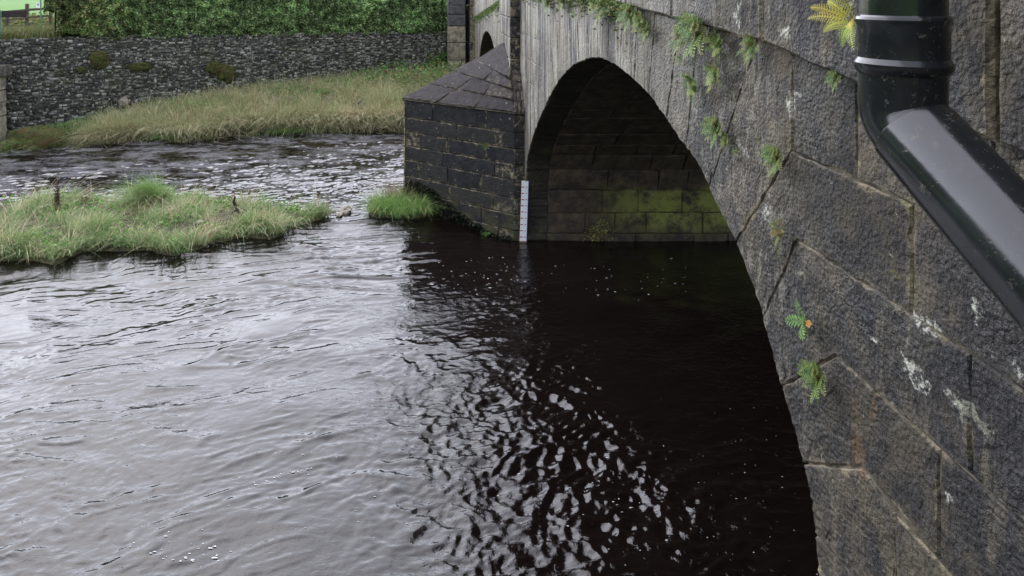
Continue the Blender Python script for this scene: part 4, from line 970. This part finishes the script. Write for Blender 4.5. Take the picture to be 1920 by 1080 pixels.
fern_list = [
    (1328, 52, 42, 0, 'largest dark green fern clump under the string course, right of the arch crown'),
    (1296, 68, 27, 1, 'fern touching the lower left of the largest clump below the string course'),
    (1366, 84, 26, 2, 'olive fern hanging right under the largest clump'),
    (1431, 86, 27, 1, 'lone fern in the string course joint between the largest clump and the drainpipe'),
    (1293, 112, 18, 4, 'small fern directly below the ferns left of the largest clump'),
    (1361, 140, 26, 3, 'fern on the voussoir corner below the olive fern'),
    (1318, 160, 24, 2, 'straggly fern on the ring joint above the right of the arch'),
    (1362, 236, 29, 0, 'thick fern clump halfway down the ring, alone on its stone'),
    (1379, 262, 15, 3, 'little tuft at the lower end of the thick halfway clump'),
    (1399, 286, 11, 4, 'tiny fern above the white lichen beside the arch edge'),
    (1440, 263, 10, 5, 'tiny fern between the halfway clump and the fern at the white streak'),
    (1478, 290, 29, 0, 'round fern at the foot of the long white streak'),
    (1488, 436, 34, 'T', 'tall narrow yellow green fern on the joint in mid wall'),
    (1557, 700, 34, 0, 'lowest round fern on the wall, above the rusty orange stain'),
    (1706, 515, 15, 5, 'thin grassy sprig growing from a joint below the sloping drainpipe'),
    (1686, 572, 7, 5, 'tiny yellowish sprig above the big white lichen patch'),
    (1196, 24, 27, 0, 'broad fern on the string course to the right of the crown'),
    (1228, 58, 20, 2, 'yellowish fern drooping below the broad fern near the crown'),
    (1214, 38, 20, 3, 'green fern joining the broad clump to the drooping one'),
    (1146, 12, 24, 1, 'fern at the top edge just right of the arch crown'),
    (1088, 28, 14, 4, 'small dark fern hanging above the arch crown'),
    (1590, 145, 19, 0, 'dark fern peeping out left of the drainpipe below the collar'),
    (1790, 200, 8, 4, 'tiny sprig just right of the drainpipe elbow'),
    (1817, 227, 8, 5, 'small leaf tuft above the sloping drainpipe, middle of three'),
    (1835, 246, 8, 5, 'lowest small leaf tuft above the sloping drainpipe'),
    (1128, 6, 18, 3, 'low fern on the string course above the crown'),
    (1066, 4, 16, 2, 'fern on the string course left of the crown, next to the small dark one'),
    (1036, 3, 14, 0, 'fern at the top edge between the pilaster and the crown'),
]
def place_fern(x, y, px, k, lab, X=FX, grp=GF):
    s_ = (x - U0) / X; me = tall if k == 'T' else (protos + small)[k]
    o = link('fern', me); Yv, zv = PF(x, y, X); o.location = (X - .04, Yv, zv); sc = px / s_ * 1.75; o.scale = (sc * 1.25, sc * min(1.7, max(1.0, .5 * Yv / X)), sc)
    # the face is seen at a slant, so its Y extent is foreshortened: let the clump keep its width
    o.rotation_euler = (random.uniform(-.3, .3), 0, 0); tag(o, lab, 'fern', grp); return o
for f_ in fern_list: place_fern(*f_)
o = link('fern', fern_mesh('fern', 31, nf=9, pairs=6, lw=.30, col=((.10, .20, .045), (.17, .31, .08), (.07, .13, .03)), lobed=True)); Yv, zv = PF(1524, 604); o.location = (FX - .03, Yv, zv); o.scale = (.115,) * 3
tag(o, 'bright green broad lobed fern with one orange tip on the wall in mid height', 'fern', GF)
p = PF(1541, 607); oo = leaves('orange_leaf', np.array([[FX - .05, p[0], p[1]]] * 2) + rng.normal(0, .004, (2, 3)), .026, np.array([(.45, .24, .05)] * 2), aspect=1.1); oo.parent = o; oo.matrix_parent_inverse = Matrix.LocRotScale(o.location, None, o.scale).inverted()
# large yellow fern beside the collar
def big_fern():
    r = random.Random(5); V = []; Fc = []; C = []
    root = Vector((FX - .06, *PF(1640, 45)))
    tips = [(1520, 14, .30), (1515, 35, .22), (1545, 60, .26), (1580, 88, .20), (1598, 8, .3), (1570, -30, .3), (1600, 92, .3), (1552, 2, .2), (1596, 55, .25)]
    for (x, y, out) in tips:
        Xt = FX - out * .55; tip = P(x, y, F * Xt / (x - U0)); col = r.choice([(.42, .42, .07), (.34, .40, .08), (.50, .42, .06), (.28, .38, .07)])
        mid = (root + tip) / 2 + Vector((-.03, 0, .035)); npair = 15
        def cur(u): return root * (1 - u) ** 2 + mid * 2 * u * (1 - u) + tip * u * u
        for i in range(1, npair + 1):
            u = .16 + .84 * i / npair; p = cur(u); d = (cur(min(u + .03, 1.0)) - cur(u - .03)).normalized(); sd = d.cross(Vector((-.8, -.4, .2))).normalized(); Lw = .034 * (1 - u) ** .7 * min(1, u * 3.2) + .003
            for sg in (-1, 1):
                q = p + sd * sg * Lw + d * Lw * .45
                for m in range(3):    # toothed pinnules
                    a = p.lerp(q, m / 3); b_ = p.lerp(q, (m + .95) / 3); w_ = .0040 * (1 - m / 4); k = len(V); V.extend([a - d * w_ * .6, a.lerp(b_, .5) - d * w_, b_, a + d * w_]); Fc.append((k, k + 1, k + 2, k + 3)); C.extend([col] * 4)
        for i in range(12):
            a, b_ = cur(i / 12), cur((i + 1) / 12); k = len(V); q = Vector((0, .001, .0015)); V.extend([a - q, b_ - q, b_ + q, a + q]); Fc.append((k, k + 1, k + 2, k + 3)); C.extend([(.3, .3, .08)] * 4)
    o = npmesh('fern', np.array([tuple(p) for p in V]), np.array(Fc), M_leaf, None, np.array(C)); tag(o, 'large bright yellow green fern spreading out left of the drainpipe collar', 'fern')
big_fern()
# small plant on cutwater
q = A1 + U * .55; c = P(914, 272, 11.45); o = link('fern', protos[1]); o.location = (c.x - .02, c.y - .02, c.z); o.scale = (.10,) * 3; o.rotation_euler = (0, 0, R(40)); tag(o, 'small green fern growing from a joint on the cutwater face', 'fern', GF)
# growth along the string course above the arch
n = 5200; y = rng.uniform(5.3, 10.9, n); zz_ = np.array([zL(a) for a in y]) + .02 - rng.exponential(.045, n) * (1 + 1.2 * perlin(y * 4, y * 0, 90)); x = FX - .02 - rng.exponential(.03, n)
tag(leaves('ledge_growth', np.stack([x, y, zz_], 1), .032, pal(n, [(.06, .10, .025), (.12, .16, .045), (.20, .18, .08), (.04, .06, .02)], [3, 3, 1.5, 2])), 'green moss and small leaves hanging from the string course over the arch', kind='stuff')
n = 1500; y = rng.uniform(14, 22, n); zz_ = np.array([zL(a) for a in y]) - rng.exponential(.05, n)
tag(leaves('far_ledge_growth', np.stack([FX - .03 - .03 * rng.random(n), y, zz_], 1), .06, pal(n, [(.06, .11, .03), (.13, .17, .05)], [1, 1])), 'thin green growth along the string course over the far arch', kind='stuff')

# pier foot plants inside the arch
n = 260; x = rng.normal(2.72, .10, n); zz_ = np.abs(rng.normal(.12, .09, n)); tag(leaves('pier_weed', np.stack([x, 11.05 - .04 * rng.random(n), zz_ + .02], 1), .03, pal(n, [(.22, .22, .06), (.30, .28, .10)], [1, 1])), 'small yellow green weed at the waterline inside the arch', kind='stuff')

# ------------------------------------------------------------------ foam
def foam():
    V = []; Fc = []; 
    spots = []
    for _ in range(70): spots.append((random.uniform(800, 1300), random.gauss(522, 17), random.uniform(.004, .010)))
    for _ in range(40): spots.append((random.uniform(800, 960), random.uniform(470, 560), random.uniform(.004, .009)))
    for _ in range(50): spots.append((random.gauss(1210, 130), random.gauss(930, 75), random.uniform(.002, .006)))
    for _ in range(34): spots.append((random.gauss(600, 210), random.gauss(900, 70), random.uniform(.002, .005)))
    for _ in range(40): spots.append((random.gauss(340, 60), random.gauss(1035, 18), random.uniform(.003, .009)))
    for _ in range(36): spots.append((random.uniform(0, 800), random.uniform(540, 860), random.uniform(.002, .0045)))
    for _ in range(40): spots.append((random.gauss(1440, 60), random.gauss(880, 120), random.uniform(.002, .0045)))
    for k in range(34): u = k / 34; spots.append((460 + 130 * u + random.gauss(0, 6), 910 - 40 * u + random.gauss(0, 5), random.uniform(.002, .006)))
    for x, y, r_ in spots:
        if y < 455: continue
        X_, Y_ = PG(x, y, 0.02); z_ = float(wave(np.array([X_]), np.array([Y_]))[0]) + .004; r_ *= random.choice((.45, .6, .8, 1.15)); n = 6; b = len(V); el = random.uniform(1, 3.2)
        for k in range(n): th = 2 * math.pi * k / n; rr = r_ * random.uniform(.6, 1.2); V.append((X_ + rr * math.cos(th) * el, Y_ + rr * math.sin(th), z_))
        V.append((X_, Y_, z_ + r_ * .5)); Fc += [(b + k, b + (k + 1) % n, b + n) for k in range(n)]
    tag(mesh('foam_flecks', V, Fc, M_foam), 'white foam flecks drifting on the dark water', kind='stuff')
foam()
